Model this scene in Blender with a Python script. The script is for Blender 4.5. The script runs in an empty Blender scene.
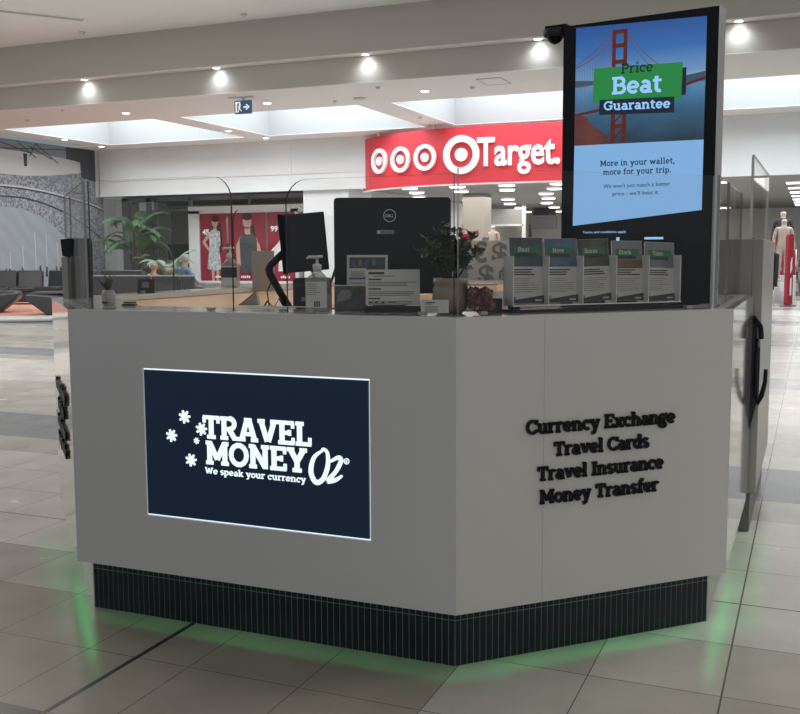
import bpy, math, random
from mathutils import Matrix, Vector
random.seed(7)
C = bpy.context.scene.collection
PI = math.pi
S2 = math.sqrt(.5)

# ------------------------------------------------------------ materials
def nt(name):
    m = bpy.data.materials.new(name); m.use_nodes = True
    return m, m.node_tree, m.node_tree.nodes['Principled BSDF']
def mat(name, col, rough=.5, metal=0., emit=0., ecol=None, noise=0., nscale=20., spec=None, coat=0.):
    m, t, b = nt(name)
    b.inputs['Base Color'].default_value = (*col, 1); b.inputs['Roughness'].default_value = rough
    b.inputs['Metallic'].default_value = metal
    if spec is not None: b.inputs['Specular IOR Level'].default_value = spec
    if coat: b.inputs['Coat Weight'].default_value = coat; b.inputs['Coat Roughness'].default_value = .08
    if emit:
        b.inputs['Emission Color'].default_value = (*(ecol or col), 1); b.inputs['Emission Strength'].default_value = emit
    if noise:
        n = t.nodes.new('ShaderNodeTexNoise'); n.inputs['Scale'].default_value = nscale; n.inputs['Detail'].default_value = 4
        tc = t.nodes.new('ShaderNodeTexCoord'); t.links.new(tc.outputs['Object'], n.inputs['Vector'])
        r = t.nodes.new('ShaderNodeValToRGB')
        r.color_ramp.elements[0].position = .3; r.color_ramp.elements[1].position = .7
        r.color_ramp.elements[0].color = (*[c*(1-noise) for c in col], 1)
        r.color_ramp.elements[1].color = (*[min(1, c*(1+noise)) for c in col], 1)
        t.links.new(n.outputs['Fac'], r.inputs['Fac']); t.links.new(r.outputs['Color'], b.inputs['Base Color'])
    return m
def glass(name, tint=.93, col=(1, 1, 1), refl=.05):
    m = bpy.data.materials.new(name); m.use_nodes = True; t = m.node_tree; t.nodes.clear()
    o = t.nodes.new('ShaderNodeOutputMaterial'); mx = t.nodes.new('ShaderNodeMixShader')
    tr = t.nodes.new('ShaderNodeBsdfTransparent'); gl = t.nodes.new('ShaderNodeBsdfGlossy'); lw = t.nodes.new('ShaderNodeLayerWeight'); lw.inputs[0].default_value = .5
    pw = t.nodes.new('ShaderNodeMath'); pw.operation = 'POWER'; pw.inputs[1].default_value = 4.; fr = t.nodes.new('ShaderNodeMath'); fr.operation = 'MULTIPLY_ADD'; fr.inputs[1].default_value = .3; fr.inputs[2].default_value = refl*.35
    t.links.new(lw.outputs['Facing'], pw.inputs[0]); t.links.new(pw.outputs[0], fr.inputs[0])
    tr.inputs['Color'].default_value = (tint*col[0], tint*col[1], tint*col[2], 1)
    gl.inputs['Roughness'].default_value = .02
    t.links.new(fr.outputs[0], mx.inputs[0]); t.links.new(tr.outputs[0], mx.inputs[1]); t.links.new(gl.outputs[0], mx.inputs[2])
    t.links.new(mx.outputs[0], o.inputs[0]); return m
def emis(name, col, s):
    m, t, b = nt(name)
    b.inputs['Base Color'].default_value = (.01, .01, .01, 1); b.inputs['Roughness'].default_value = .3; b.inputs['Specular IOR Level'].default_value = .25
    b.inputs['Emission Color'].default_value = (*col, 1); b.inputs['Emission Strength'].default_value = s
    return m

def floor_material():
    m, t, b = nt('glossy_stone_tiles'); L = t.links
    tc = t.nodes.new('ShaderNodeTexCoord'); sx = t.nodes.new('ShaderNodeSeparateXYZ'); L.new(tc.outputs['Object'], sx.inputs[0])
    def M(op, a, bb=None, c=None):
        n = t.nodes.new('ShaderNodeMath'); n.operation = op
        for i, q in enumerate((a, bb, c)):
            if q is None: continue
            if isinstance(q, (int, float)): n.inputs[i].default_value = q
            else: L.new(q, n.inputs[i])
        return n.outputs[0]
    X, Y = sx.outputs[0], sx.outputs[1]
    PX, PY = .4547, .477
    fx = M('DIVIDE', M('ADD', X, .235), PX); fy = M('DIVIDE', M('SUBTRACT', Y, 2.42), PY)
    kx, ky = M('FLOOR', fx), M('FLOOR', fy)
    rx, ry = M('SUBTRACT', fx, kx), M('SUBTRACT', fy, ky)
    g = lambda r, w: M('MAXIMUM', M('LESS_THAN', r, w), M('GREATER_THAN', r, 1-w))
    grout = M('MAXIMUM', g(rx, .0045), g(ry, .0045))
    strip = M('MULTIPLY', M('COMPARE', X, -2.285, .011), M('LESS_THAN', Y, 12))
    strip2 = M('COMPARE', X, -.235, .0035)
    strip3 = M('COMPARE', Y, 4.328, .005)
    k11 = M('FLOORED_MODULO', ky, 11.)
    band = M('COMPARE', k11, 8.5, .6)
    pale = M('COMPARE', k11, 4.5, 1.6)
    dark = M('MULTIPLY', M('LESS_THAN', Y, 2.42), M('LESS_THAN', X, -2.285))
    brown = M('MULTIPLY', M('LESS_THAN', Y, 3.374), M('LESS_THAN', X, -1.1445))
    cmb = t.nodes.new('ShaderNodeCombineXYZ'); L.new(kx, cmb.inputs[0]); L.new(ky, cmb.inputs[1])
    wn = t.nodes.new('ShaderNodeTexWhiteNoise'); wn.noise_dimensions = '2D'; L.new(cmb.outputs[0], wn.inputs['Vector'])
    no = t.nodes.new('ShaderNodeTexNoise'); no.inputs['Scale'].default_value = 3.; no.inputs['Detail'].default_value = 8; L.new(tc.outputs['Object'], no.inputs['Vector'])
    def mix(f, c1, c2):
        n = t.nodes.new('ShaderNodeMix'); n.data_type = 'RGBA'
        L.new(f, n.inputs[0])
        for i, c in ((6, c1), (7, c2)):
            if isinstance(c, tuple): n.inputs[i].default_value = (*c, 1)
            else: L.new(c, n.inputs[i])
        return n.outputs[2]
    c = mix(wn.outputs['Value'], (.44, .425, .385), (.58, .56, .515))
    c = mix(pale, c, (.66, .645, .62))
    c = mix(brown, c, (.35, .315, .267))
    c = mix(band, c, (.27, .29, .31))
    c = mix(dark, c, (.10, .10, .105))
    sm = t.nodes.new('ShaderNodeValToRGB'); sm.color_ramp.elements[0].position = .35; sm.color_ramp.elements[1].position = .62
    sm.color_ramp.elements[0].color = (.86, .86, .86, 1); sm.color_ramp.elements[1].color = (1, 1, 1, 1)
    L.new(no.outputs['Fac'], sm.inputs['Fac'])
    mm = t.nodes.new('ShaderNodeMix'); mm.data_type = 'RGBA'; mm.blend_type = 'MULTIPLY'; mm.inputs[0].default_value = 1
    L.new(c, mm.inputs[6]); L.new(sm.outputs[0], mm.inputs[7])
    lines = M('MAXIMUM', M('MAXIMUM', grout, strip2), strip3)
    c = mix(lines, mm.outputs[2], (.13, .12, .105)); c = mix(strip, c, (.035, .035, .04))
    L.new(c, b.inputs['Base Color'])
    L.new(M('ADD', .16, M('MULTIPLY', no.outputs['Fac'], .16)), b.inputs['Roughness'])
    return m

def crowd_material():
    m, t, b = nt('printed_crowd'); L = t.links
    tc = t.nodes.new('ShaderNodeTexCoord'); v = t.nodes.new('ShaderNodeTexVoronoi'); v.inputs['Scale'].default_value = 14
    L.new(tc.outputs['Object'], v.inputs['Vector'])
    n = t.nodes.new('ShaderNodeTexNoise'); n.inputs['Scale'].default_value = 7.; n.inputs['Detail'].default_value = 6; L.new(tc.outputs['Object'], n.inputs['Vector'])
    mx = t.nodes.new('ShaderNodeMath'); mx.operation = 'MULTIPLY'; L.new(v.outputs['Distance'], mx.inputs[0]); L.new(n.outputs['Fac'], mx.inputs[1])
    r = t.nodes.new('ShaderNodeValToRGB'); r.color_ramp.elements[0].position = .1; r.color_ramp.elements[1].position = .38
    r.color_ramp.elements[0].color = (.12, .128, .145, 1); r.color_ramp.elements[1].color = (.33, .345, .37, 1)
    L.new(mx.outputs[0], r.inputs['Fac']); L.new(r.outputs[0], b.inputs['Base Color']); b.inputs['Roughness'].default_value = .5
    return m
def pitch_material():
    m, t, b = nt('printed_playing_field'); L = t.links
    tc = t.nodes.new('ShaderNodeTexCoord'); w = t.nodes.new('ShaderNodeTexWave'); w.inputs['Scale'].default_value = .9; w.inputs['Distortion'].default_value = 4
    w.bands_direction = 'DIAGONAL'
    L.new(tc.outputs['Object'], w.inputs['Vector'])
    r = t.nodes.new('ShaderNodeValToRGB'); r.color_ramp.elements[0].color = (.28, .31, .335, 1); r.color_ramp.elements[1].color = (.305, .335, .36, 1)
    L.new(w.outputs['Fac'], r.inputs['Fac']); L.new(r.outputs[0], b.inputs['Base Color']); b.inputs['Roughness'].default_value = .5
    return m
def gradient_screen(name, axis, z0, z1, stops, strength, noise=0):
    m, t, b = nt(name); L = t.links
    tc = t.nodes.new('ShaderNodeTexCoord'); sx = t.nodes.new('ShaderNodeSeparateXYZ'); L.new(tc.outputs['Object'], sx.inputs[0])
    mr = t.nodes.new('ShaderNodeMapRange'); mr.inputs[1].default_value = z0; mr.inputs[2].default_value = z1
    L.new(sx.outputs[axis], mr.inputs[0])
    r = t.nodes.new('ShaderNodeValToRGB'); cr = r.color_ramp
    while len(cr.elements) < len(stops): cr.elements.new(.5)
    for e, (p, c) in zip(cr.elements, stops): e.position = p; e.color = (*c, 1)
    if noise:
        n = t.nodes.new('ShaderNodeTexNoise'); n.inputs['Scale'].default_value = noise; n.inputs['Detail'].default_value = 5; L.new(tc.outputs['Object'], n.inputs['Vector'])
        a = t.nodes.new('ShaderNodeMath'); a.operation = 'MULTIPLY_ADD'; a.inputs[1].default_value = .5; L.new(n.outputs['Fac'], a.inputs[0])
        s = t.nodes.new('ShaderNodeMath'); s.operation = 'SUBTRACT'; s.inputs[1].default_value = .25; L.new(mr.outputs[0], a.inputs[2]); L.new(a.outputs[0], s.inputs[0])
        L.new(s.outputs[0], r.inputs['Fac'])
    else: L.new(mr.outputs[0], r.inputs['Fac'])
    b.inputs['Base Color'].default_value = (.02, .02, .02, 1); b.inputs['Roughness'].default_value = .25
    L.new(r.outputs[0], b.inputs['Emission Color']); b.inputs['Emission Strength'].default_value = strength
    return m

M_ = dict(
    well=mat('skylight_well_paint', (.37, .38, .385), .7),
    wall=mat('white_plaster', (.71, .72, .715), .6, noise=.02, nscale=1.5),
    ceil=mat('warm_white_ceiling_paint', (.76, .73, .69), .7),
    hceil=mat('high_ceiling_paint', (.88, .88, .86), .7),
    grey=mat('grey_bulkhead_paint', (.46, .44, .41), .6),
    soff=mat('pale_soffit_paint', (.8, .78, .74), .6),
    lam=mat('white_gloss_laminate', (.645, .65, .645), .22, coat=.3),
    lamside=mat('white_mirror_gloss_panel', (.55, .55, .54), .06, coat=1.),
    top=mat('grey_solid_surface', (.56, .57, .57), .15, coat=.4),
    gate=mat('grey_cabinet_laminate', (.36, .36, .35), .3),
    tile=mat('black_glazed_tile', (.008, .012, .020), .2, spec=.35),
    grout=mat('grey_green_grout', (.26, .31, .33), .7),
    timber=mat('orange_timber_veneer', (.92, .58, .34), .35, noise=.12, nscale=6),
    black=mat('black_plastic', (.012, .015, .019), .35, spec=.25),
    blackgloss=mat('black_gloss_bezel', (.005, .007, .012), .12, spec=.2),
    rubber=mat('dark_grey_plastic', (.03, .033, .037), .5, spec=.3),
    letter=mat('black_acrylic_letter', (.006, .009, .013), .4, spec=.2),
    navy=emis('backlit_navy_face', (.010, .024, .055), .35),
    glow=emis('backlit_white_face', (.80, .97, 1.), .85),
    rim=emis('light_leak_rim', (.80, .92, 1.), .85),
    led=emis('green_led_strip', (.06, 1., .28), 9.),
    metal=mat('brushed_metal', (.55, .55, .55), .35, metal=.9),
    chrome=mat('chrome', (.8, .8, .8), .12, metal=1),
    pane=glass('clear_acrylic', .985, (1, .995, .99)),
    acr=glass('thin_clear_acrylic', .98, (1, 1, 1), .03),
    edge=mat('acrylic_edge', (.30, .32, .33), .15, coat=.5),
    edged=mat('dark_acrylic_edge', (.05, .055, .06), .2),
    edgel=mat('bright_acrylic_edge', (.75, .76, .76), .2),
    shop=glass('shopfront_glass', .86, (.93, .97, .97), .07),
    frame=mat('grey_aluminium_frame', (.19, .215, .22), .4, metal=.3),
    red=mat('red_sign_face', (.58, .034, .048), .45, emit=.08),
    white=mat('white_sign_letter', (.8, .8, .8), .4, emit=.12),
    paper=mat('white_paper', (.60, .61, .61), .6),
    ink=mat('grey_print', (.20, .21, .22), .6),
    inkd=mat('dark_print', (.03, .035, .045), .5),
    green=mat('green_print', (.02, .17, .065), .5),
    sky=emis('sky_behind_skylight', (.86, .95, 1.), 1.2),
    lamp=emis('downlight_lens', (1., 1., 1.), 14.),
    lampw=emis('round_store_light', (1., .99, .97), 4.),
    leath=mat('black_leather', (.045, .052, .062), .32, noise=.1, nscale=8),
    rug=mat('salmon_carpet', (.75, .36, .27), .9, noise=.15, nscale=12),
    plinth=mat('white_stone_rim', (.72, .72, .72), .35),
    leaf=mat('palm_leaf', (.10, .19, .09), .5, noise=.3, nscale=3),
    leafp=mat('pale_variegated_leaf', (.30, .38, .30), .5, noise=.3, nscale=5),
    leafd=mat('olive_green_leaf', (.035, .06, .030), .5, noise=.4, nscale=30),
    bark=mat('brown_stem', (.10, .065, .04), .8),
    pot=mat('taupe_ceramic', (.27, .225, .19), .5),
    potg=mat('grey_ceramic', (.35, .35, .35), .5),
    soil=mat('dark_soil', (.02, .015, .01), .9),
    skin=mat('skin', (.55, .33, .25), .5), skind=mat('tanned_skin', (.42, .24, .17), .5),
    hairg=mat('grey_hair', (.42, .40, .38), .8, noise=.2), hairb=mat('blonde_hair', (.42, .28, .16), .8, noise=.25), haird=mat('dark_brown_hair', (.03, .02, .015), .7),
    shirt=mat('blue_shirt', (.17, .25, .36), .8, noise=.15), pants=mat('dark_trousers', (.05, .05, .07), .8), pink=mat('pink_top', (.65, .3, .3), .8),
    beige=mat('beige_top', (.55, .47, .40), .8), mann=mat('pale_mannequin', (.62, .56, .50), .4), dkcloth=mat('dark_cloth', (.05, .055, .07), .8),
    redcloth=mat('red_cloth', (.34, .02, .035), .8, noise=.2), whitecloth=mat('white_cloth', (.75, .73, .7), .8),
    storewall=mat('store_wall', (.72, .71, .68), .6), storedark=mat('store_fixture_grey', (.16, .165, .17), .6),
    storeceil=mat('store_ceiling', (.33, .325, .32), .7), column=mat('beige_column', (.42, .385, .34), .6),
    posterred=mat('crimson_print', (.27, .022, .04), .35), dress=mat('grey_floral_print', (.45, .47, .47), .6, noise=.5, nscale=14),
    dressd=mat('charcoal_print', (.06, .065, .075), .6), tele=mat('tv_black', (.02, .02, .03), .2),
    exitb=mat('blue_exit_face', (.02, .07, .16), .4, emit=.3), exitw=mat('white_exit_mark', (.8, .85, .85), .4, emit=.4),
    candy=mat('red_wrappers', (.16, .015, .02), .35, noise=.6, nscale=60), candyw=mat('cream_wrappers', (.26, .19, .16), .4),
    liq=mat('clear_gel', (.45, .47, .48), .12), plast=mat('white_pump_plastic', (.62, .63, .63), .35),
    muraldark=mat('printed_dark_roof', (.055, .06, .07), .5), muralgrey=mat('printed_grey_roof', (.22, .235, .25), .5),
    muralwhite=mat('printed_white_canopy', (.50, .51, .51), .5), crowd=crowd_material(), pitch=pitch_material(),
    shoppale=mat('cream_shop_interior', (.56, .52, .47), .6), shopdark=mat('dark_shop_interior', (.10, .105, .11), .6),
)

for _n in ('liq',):
    M_[_n].node_tree.nodes['Principled BSDF'].inputs['Alpha'].default_value = .6
# ------------------------------------------------------------ mesh builder
class MB:
    def __init__(s): s.v = []; s.f = []; s.m = []; s.sm = []
    def add(s, vs, fs, mi=0, smooth=False):
        o = len(s.v); s.v += [tuple(v) for v in vs]
        for f in fs: s.f.append([i+o for i in f]); s.m.append(mi); s.sm.append(smooth)
    def box(s, x0, x1, y0, y1, z0, z1, mi=0, T=None):
        vs = [Vector((x, y, z)) for z in (z0, z1) for y in (y0, y1) for x in (x0, x1)]
        if T: vs = [T @ v for v in vs]
        s.add(vs, [(0, 2, 3, 1), (4, 5, 7, 6), (0, 1, 5, 4), (2, 6, 7, 3), (0, 4, 6, 2), (1, 3, 7, 5)], mi)
    def prism(s, poly, O, X, Y, d, mi=0, side=None):
        """polygon (2d) in the plane O,X,Y extruded by vector d"""
        O, X, Y, d = Vector(O), Vector(X), Vector(Y), Vector(d); n = len(poly)
        a = [O+X*p[0]+Y*p[1] for p in poly]; b = [p+d for p in a]
        s.add(a+b, [list(range(n))], mi); o = len(s.v)-2*n
        s.f.append([o+n+i for i in reversed(range(n))]); s.m.append(mi); s.sm.append(False)
        for i in range(n):
            j = (i+1) % n; s.f.append([o+i, o+n+i, o+n+j, o+j]); s.m.append(mi if side is None else side); s.sm.append(False)
    def zprism(s, poly, z0, z1, mi=0, side=None): s.prism(poly, (0, 0, z0), (1, 0, 0), (0, 1, 0), (0, 0, z1-z0), mi, side)
    def lathe(s, prof, c=(0, 0, 0), n=24, mi=0, cap=True, smooth=True):
        vs = []
        for r, z in prof:
            for k in range(n):
                a = 2*PI*k/n; vs.append((c[0]+r*math.cos(a), c[1]+r*math.sin(a), c[2]+z))
        fs = []
        for i in range(len(prof)-1):
            for k in range(n):
                k2 = (k+1) % n; fs.append((i*n+k, i*n+k2, (i+1)*n+k2, (i+1)*n+k))
        o = len(s.v); s.add(vs, fs, mi, smooth)
        if cap:
            s.f.append([o+k for k in reversed(range(n))]); s.m.append(mi); s.sm.append(False)
            s.f.append([o+(len(prof)-1)*n+k for k in range(n)]); s.m.append(mi); s.sm.append(False)
    def tube(s, pts, r, n=8, mi=0, flat=1.):
        pts = [Vector(p) for p in pts]; vs = []; rs = r if isinstance(r, (list, tuple)) else [r]*len(pts)
        up = None
        for i, p in enumerate(pts):
            t = (pts[min(i+1, len(pts)-1)]-pts[max(i-1, 0)]).normalized()
            if up is None: up = Vector((0, 0, 1)) if abs(t.z) < .9 else Vector((1, 0, 0))
            a = t.cross(up).normalized(); b = a.cross(t).normalized(); up = b
            for k in range(n):
                w = 2*PI*k/n; vs.append(p+a*math.cos(w)*rs[i]+b*math.sin(w)*rs[i]*flat)
        fs = [(i*n+k, i*n+(k+1) % n, (i+1)*n+(k+1) % n, (i+1)*n+k) for i in range(len(pts)-1) for k in range(n)]
        o = len(s.v); s.add(vs, fs, mi, True)
        s.f.append([o+k for k in reversed(range(n))]); s.m.append(mi); s.sm.append(False)
        s.f.append([o+(len(pts)-1)*n+k for k in range(n)]); s.m.append(mi); s.sm.append(False)
    def ball(s, c, r, mi=0, n=14, T=None):
        rx, ry, rz = r if isinstance(r, tuple) else (r, r, r); vs = []; m = n//2
        for i in range(1, m):
            ph = PI*i/m
            for k in range(n):
                a = 2*PI*k/n; vs.append(Vector((rx*math.sin(ph)*math.cos(a), ry*math.sin(ph)*math.sin(a), rz*math.cos(ph))))
        vs += [Vector((0, 0, rz)), Vector((0, 0, -rz))]
        if T: vs = [T @ v for v in vs]
        vs = [v+Vector(c) for v in vs]
        fs = [(i*n+k, (i+1)*n+k, (i+1)*n+(k+1) % n, i*n+(k+1) % n) for i in range(m-2) for k in range(n)]
        e = (m-1)*n; fs += [(e, k, (k+1) % n) for k in range(n)] + [(e+1, (m-2)*n+(k+1) % n, (m-2)*n+k) for k in range(n)]
        s.add(vs, fs, mi, True)
    def build(s, name, mats, parent=None, bevel=0., seg=2):
        me = bpy.data.meshes.new(name); me.from_pydata(s.v, [], s.f); me.update()
        for k in (mats if isinstance(mats, (list, tuple)) else [mats]): me.materials.append(M_[k] if isinstance(k, str) else k)
        me.polygons.foreach_set('material_index', s.m); me.polygons.foreach_set('use_smooth', s.sm); me.update()
        o = bpy.data.objects.new(name, me); C.objects.link(o)
        if parent: o.parent = parent
        if bevel:
            b = o.modifiers.new('bevel', 'BEVEL'); b.width = bevel; b.segments = seg; b.limit_method = 'ANGLE'; b.angle_limit = .7
        return o

def tag(o, label=None, cat=None, group=None, kind=None):
    if label: o['label'] = label
    if cat: o['category'] = cat
    if group: o['group'] = group
    if kind: o['kind'] = kind
    return o
def thing(name, label, cat, loc=(0, 0, 0), rz=0., group=None):
    o = bpy.data.objects.new(name, None); C.objects.link(o); o.location = loc; o.rotation_euler = (0, 0, rz); o.empty_display_size = .05
    return tag(o, label, cat, group)
def struct(name, mb, mats, label, parent=None):
    o = mb.build(name, mats, parent); return tag(o, label, None if parent else 'setting', None, 'structure')
def dup(root, loc, rz=None, label=None, group=None):
    r = root.copy(); C.objects.link(r); r.location = loc
    if rz is not None: r.rotation_euler = (0, 0, rz)
    if label: r['label'] = label
    if group: r['group'] = group
    for ch in list(root.children):
        c = ch.copy(); C.objects.link(c); c.parent = r
        for g in ch.children:
            d = g.copy(); C.objects.link(d); d.parent = c
    return r
def rrect(w, h, r, n=5, corners=(1, 1, 1, 1)):
    """outline from (0,0) to (w,h), corners bl br tr tl rounded"""
    out = []
    for (cx, cy, a0, k) in ((r, r, PI, 0), (w-r, r, 1.5*PI, 1), (w-r, h-r, 0, 2), (r, h-r, .5*PI, 3)):
        if corners[k]:
            out += [(cx+r*math.cos(a0+.5*PI*i/n), cy+r*math.sin(a0+.5*PI*i/n)) for i in range(n+1)]
        else: out.append([(0, 0), (w, 0), (w, h), (0, h)][k])
    return out
def circ(cx, cy, rx, ry=None, n=24, a0=0, a1=2*PI):
    ry = ry or rx; return [(cx+rx*math.cos(a0+(a1-a0)*i/n), cy+ry*math.sin(a0+(a1-a0)*i/n)) for i in range(n if a1-a0 > 6.2 else n+1)]
def ring(mb, cx, cy, r0, r1, O, X, Y, d, mi=0, sx=1., n=32):
    for i in range(n):
        a, b = 2*PI*i/n, 2*PI*(i+1)/n
        mb.prism([(cx+r0*sx*math.cos(a), cy+r0*math.sin(a)), (cx+r1*sx*math.cos(a), cy+r1*math.sin(a)), (cx+r1*sx*math.cos(b), cy+r1*math.sin(b)), (cx+r0*sx*math.cos(b), cy+r0*math.sin(b))], O, X, Y, d, mi)

# ------------------------------------------------------------ slab-serif lettering (drawn strokes)
G = {}
def g(ch, w, *st): G[ch] = (w, st)
V = lambda x, a, b: ('v', x, a, b)
Hh = lambda y, a, b: ('h', y, a, b)
Ln = lambda *p: ('l', p)
A = lambda cx, cy, rx, ry, a0, a1: ('a', cx, cy, rx, ry, a0, a1)
g('A', 6.8, Ln((1.1, .3), (3.1, 6.7)), Ln((5.7, .3), (3.7, 6.7)), Hh(2.2, 1.8, 5.), Hh(.5, 0, 2.4), Hh(.5, 4.4, 6.8), Hh(6.5, 2.1, 4.7))
g('B', 6.2, V(1.5, 0, 7), Hh(.5, .2, 3.6), Hh(6.5, .2, 3.5), Hh(3.6, 1.5, 3.6), A(3.5, 5.1, 1.5, 1.4, -90, 90), A(3.6, 2.1, 1.8, 1.55, -90, 90))
g('C', 6.2, A(3.5, 3.5, 2.8, 2.95, 45, 315), V(5.6, 4.6, 7), V(5.7, .9, 2.2))
g('D', 6.6, V(1.5, 0, 7), Hh(.5, .2, 3.2), Hh(6.5, .2, 3.2), A(3.1, 3.5, 2.6, 3., -90, 90))
g('E', 5.9, V(1.5, 0, 7), Hh(.5, .2, 5.6), Hh(6.5, .2, 5.5), Hh(3.5, 1.5, 4.3), ('t', 5.2, .3, 2.1), ('t', 5.1, 4.9, 6.7), ('t', 4., 2.7, 4.4))
g('G', 6.8, A(3.5, 3.5, 2.8, 2.95, 45, 330), V(5.7, 4.7, 7), V(5.6, .6, 3.2), Hh(3.2, 3.9, 6.7))
g('I', 3.2, V(1.6, 0, 7), Hh(.5, .1, 3.1), Hh(6.5, .1, 3.1))
g('L', 5.6, V(1.5, 0, 7), Hh(.5, .2, 5.3), Hh(6.5, .2, 2.9), ('t', 4.9, .3, 2.5))
g('M', 8.4, V(1.5, 0, 7), V(6.9, 0, 7), Ln((1.6, 6.6), (4.2, 1.6)), Ln((6.8, 6.6), (4.2, 1.6)), Hh(.5, .2, 2.8), Hh(.5, 5.6, 8.2), Hh(6.5, .2, 2.), Hh(6.5, 6.4, 8.2))
g('N', 7.2, V(1.5, 0, 7), V(5.7, 0, 7), Ln((1.6, 6.5), (5.6, .5)), Hh(.5, .2, 2.8), Hh(6.5, .2, 2.), Hh(6.5, 4.4, 7.))
g('O', 6.8, A(3.4, 3.5, 2.7, 2.95, 0, 360))
g('P', 6., V(1.5, 0, 7), Hh(.5, .2, 3.), Hh(6.5, .2, 3.5), Hh(3.2, 1.5, 3.5), A(3.5, 4.9, 1.8, 1.65, -90, 90))
g('R', 6.6, V(1.5, 0, 7), Hh(.5, .2, 2.9), Hh(6.5, .2, 3.6), Hh(3.3, 1.5, 3.6), A(3.5, 4.95, 1.7, 1.6, -90, 90), Ln((3.3, 3.3), (5.2, .5)), Hh(.5, 4.5, 6.5))
g('S', 5.8, A(2.8, 5.1, 1.9, 1.45, 30, 270), A(2.9, 2., 2., 1.5, -150, 90), V(4.9, 4.8, 6.9), V(.8, .2, 2.2))
g('T', 6.2, V(3.1, 0, 7), Hh(6.5, .2, 6.), Hh(.5, 1.6, 4.6), ('t', .6, 4.8, 6.7), ('t', 5.6, 4.8, 6.7))
g('V', 6.8, Ln((1.1, 6.7), (3.2, .4)), Ln((5.7, 6.7), (3.6, .4)), Hh(6.5, 0, 2.4), Hh(6.5, 4.4, 6.8))
g('W', 9.2, Ln((1., 6.7), (2.8, .4)), Ln((4.6, 6.), (2.9, .4)), Ln((4.6, 6.), (6.3, .4)), Ln((8.2, 6.7), (6.4, .4)), Hh(6.5, 0, 2.2), Hh(6.5, 7., 9.2))
g('Y', 6.6, V(3.3, 0, 3.2), Ln((1.1, 6.6), (3.3, 3.)), Ln((5.5, 6.6), (3.3, 3.)), Hh(6.5, 0, 2.4), Hh(6.5, 4.2, 6.6), Hh(.5, 1.8, 4.8))
g('a', 5., A(2.3, 3.2, 1.4, 1.3, 0, 150), V(3.7, 0, 3.3), A(2.2, 1.5, 1.5, 1.1, 0, 360), Hh(.4, 3.3, 5.))
g('b', 5.4, V(1.2, 0, 7.2), A(2.9, 2.5, 1.7, 2.05, 0, 360), Hh(6.8, 0, 1.4))
g('c', 4.6, A(2.6, 2.5, 1.9, 2.05, 50, 310), V(4., 3.2, 4.9))
g('d', 5.6, V(4.1, 0, 7.2), A(2.5, 2.5, 1.7, 2.05, 0, 360), Hh(6.8, 2.8, 4.2), Hh(.4, 3.9, 5.4))
g('e', 5., A(2.5, 2.5, 1.9, 2.05, 0, 320), Hh(2.5, .8, 4.5))
g('f', 3.8, V(1.6, 0, 5.8), A(2.9, 5.7, 1.25, 1.1, 60, 180), Hh(4.6, .2, 3.5), Hh(.4, .2, 3.2))
g('g', 5., A(2.3, 3.3, 1.6, 1.3, 0, 360), A(2.3, -.6, 1.8, 1.1, 0, 360), Ln((1.1, 2.2), (1.2, .9), (3.6, .5)), Ln((3.6, 4.3), (5., 4.7)))
g('h', 5.8, V(1.3, 0, 7.2), A(2.9, 3.1, 1.5, 1.45, 0, 170), V(4.4, 0, 3.2), Hh(6.8, 0, 1.5), Hh(.4, .1, 2.4), Hh(.4, 3.4, 5.6))
g('i', 2.8, V(1.4, 0, 5), Hh(4.6, .1, 1.6), Hh(.4, .1, 2.7), V(1.4, 5.9, 7.2))
g('j', 2.8, V(1.6, -1., 5), A(.6, -1., 1., .9, -110, 0), Hh(4.6, .3, 1.8), V(1.6, 5.9, 7.2))
g('k', 5.6, V(1.3, 0, 7.2), Ln((1.6, 2.2), (4.3, 4.6)), Ln((2.4, 2.9), (4.6, .4)), Hh(6.8, 0, 1.5), Hh(4.6, 3.2, 5.2), Hh(.4, .1, 2.3), Hh(.4, 3.6, 5.6))
g('l', 2.8, V(1.4, 0, 7.2), Hh(6.8, .1, 1.6), Hh(.4, .1, 2.7))
g('m', 8.4, V(1.3, 0, 5), A(2.7, 3.1, 1.4, 1.45, 0, 170), V(4.1, 0, 3.2), A(5.5, 3.1, 1.4, 1.45, 0, 170), V(6.9, 0, 3.2), Hh(4.6, 0, 1.5), Hh(.4, .1, 2.4), Hh(.4, 3.2, 5.1), Hh(.4, 6., 8.2))
g('n', 5.8, V(1.3, 0, 5), A(2.9, 3.1, 1.5, 1.45, 0, 170), V(4.4, 0, 3.2), Hh(4.6, 0, 1.5), Hh(.4, .1, 2.4), Hh(.4, 3.4, 5.6))
g('o', 5., A(2.5, 2.5, 1.9, 2.05, 0, 360))
g('p', 5.4, V(1.2, -2.2, 5), A(2.9, 2.5, 1.7, 2.05, 0, 360), Hh(4.6, 0, 1.4), Hh(-1.9, .1, 2.4))
g('r', 4.2, V(1.3, 0, 5), A(3., 2.9, 1.6, 1.7, 50, 160), Hh(4.6, 0, 1.5), Hh(.4, .1, 2.7))
g('s', 4.2, A(2.1, 3.6, 1.3, 1.0, 30, 270), A(2.1, 1.5, 1.4, 1.05, -150, 90))
g('t', 3.7, V(1.5, 1.2, 6.3), A(2.7, 1.5, 1.2, 1.1, 180, 300), Hh(4.6, .1, 3.5))
g('u', 5.8, V(1.3, 1.8, 5), A(2.8, 1.9, 1.5, 1.45, 180, 350), V(4.3, 0, 5), Hh(4.6, 0, 1.4), Hh(4.6, 3., 4.4), Hh(.4, 4.2, 5.7))
g('v', 5.4, Ln((1., 4.7), (2.6, .4)), Ln((4.4, 4.7), (2.8, .4)), Hh(4.6, 0, 2.1), Hh(4.6, 3.3, 5.4))
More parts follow.
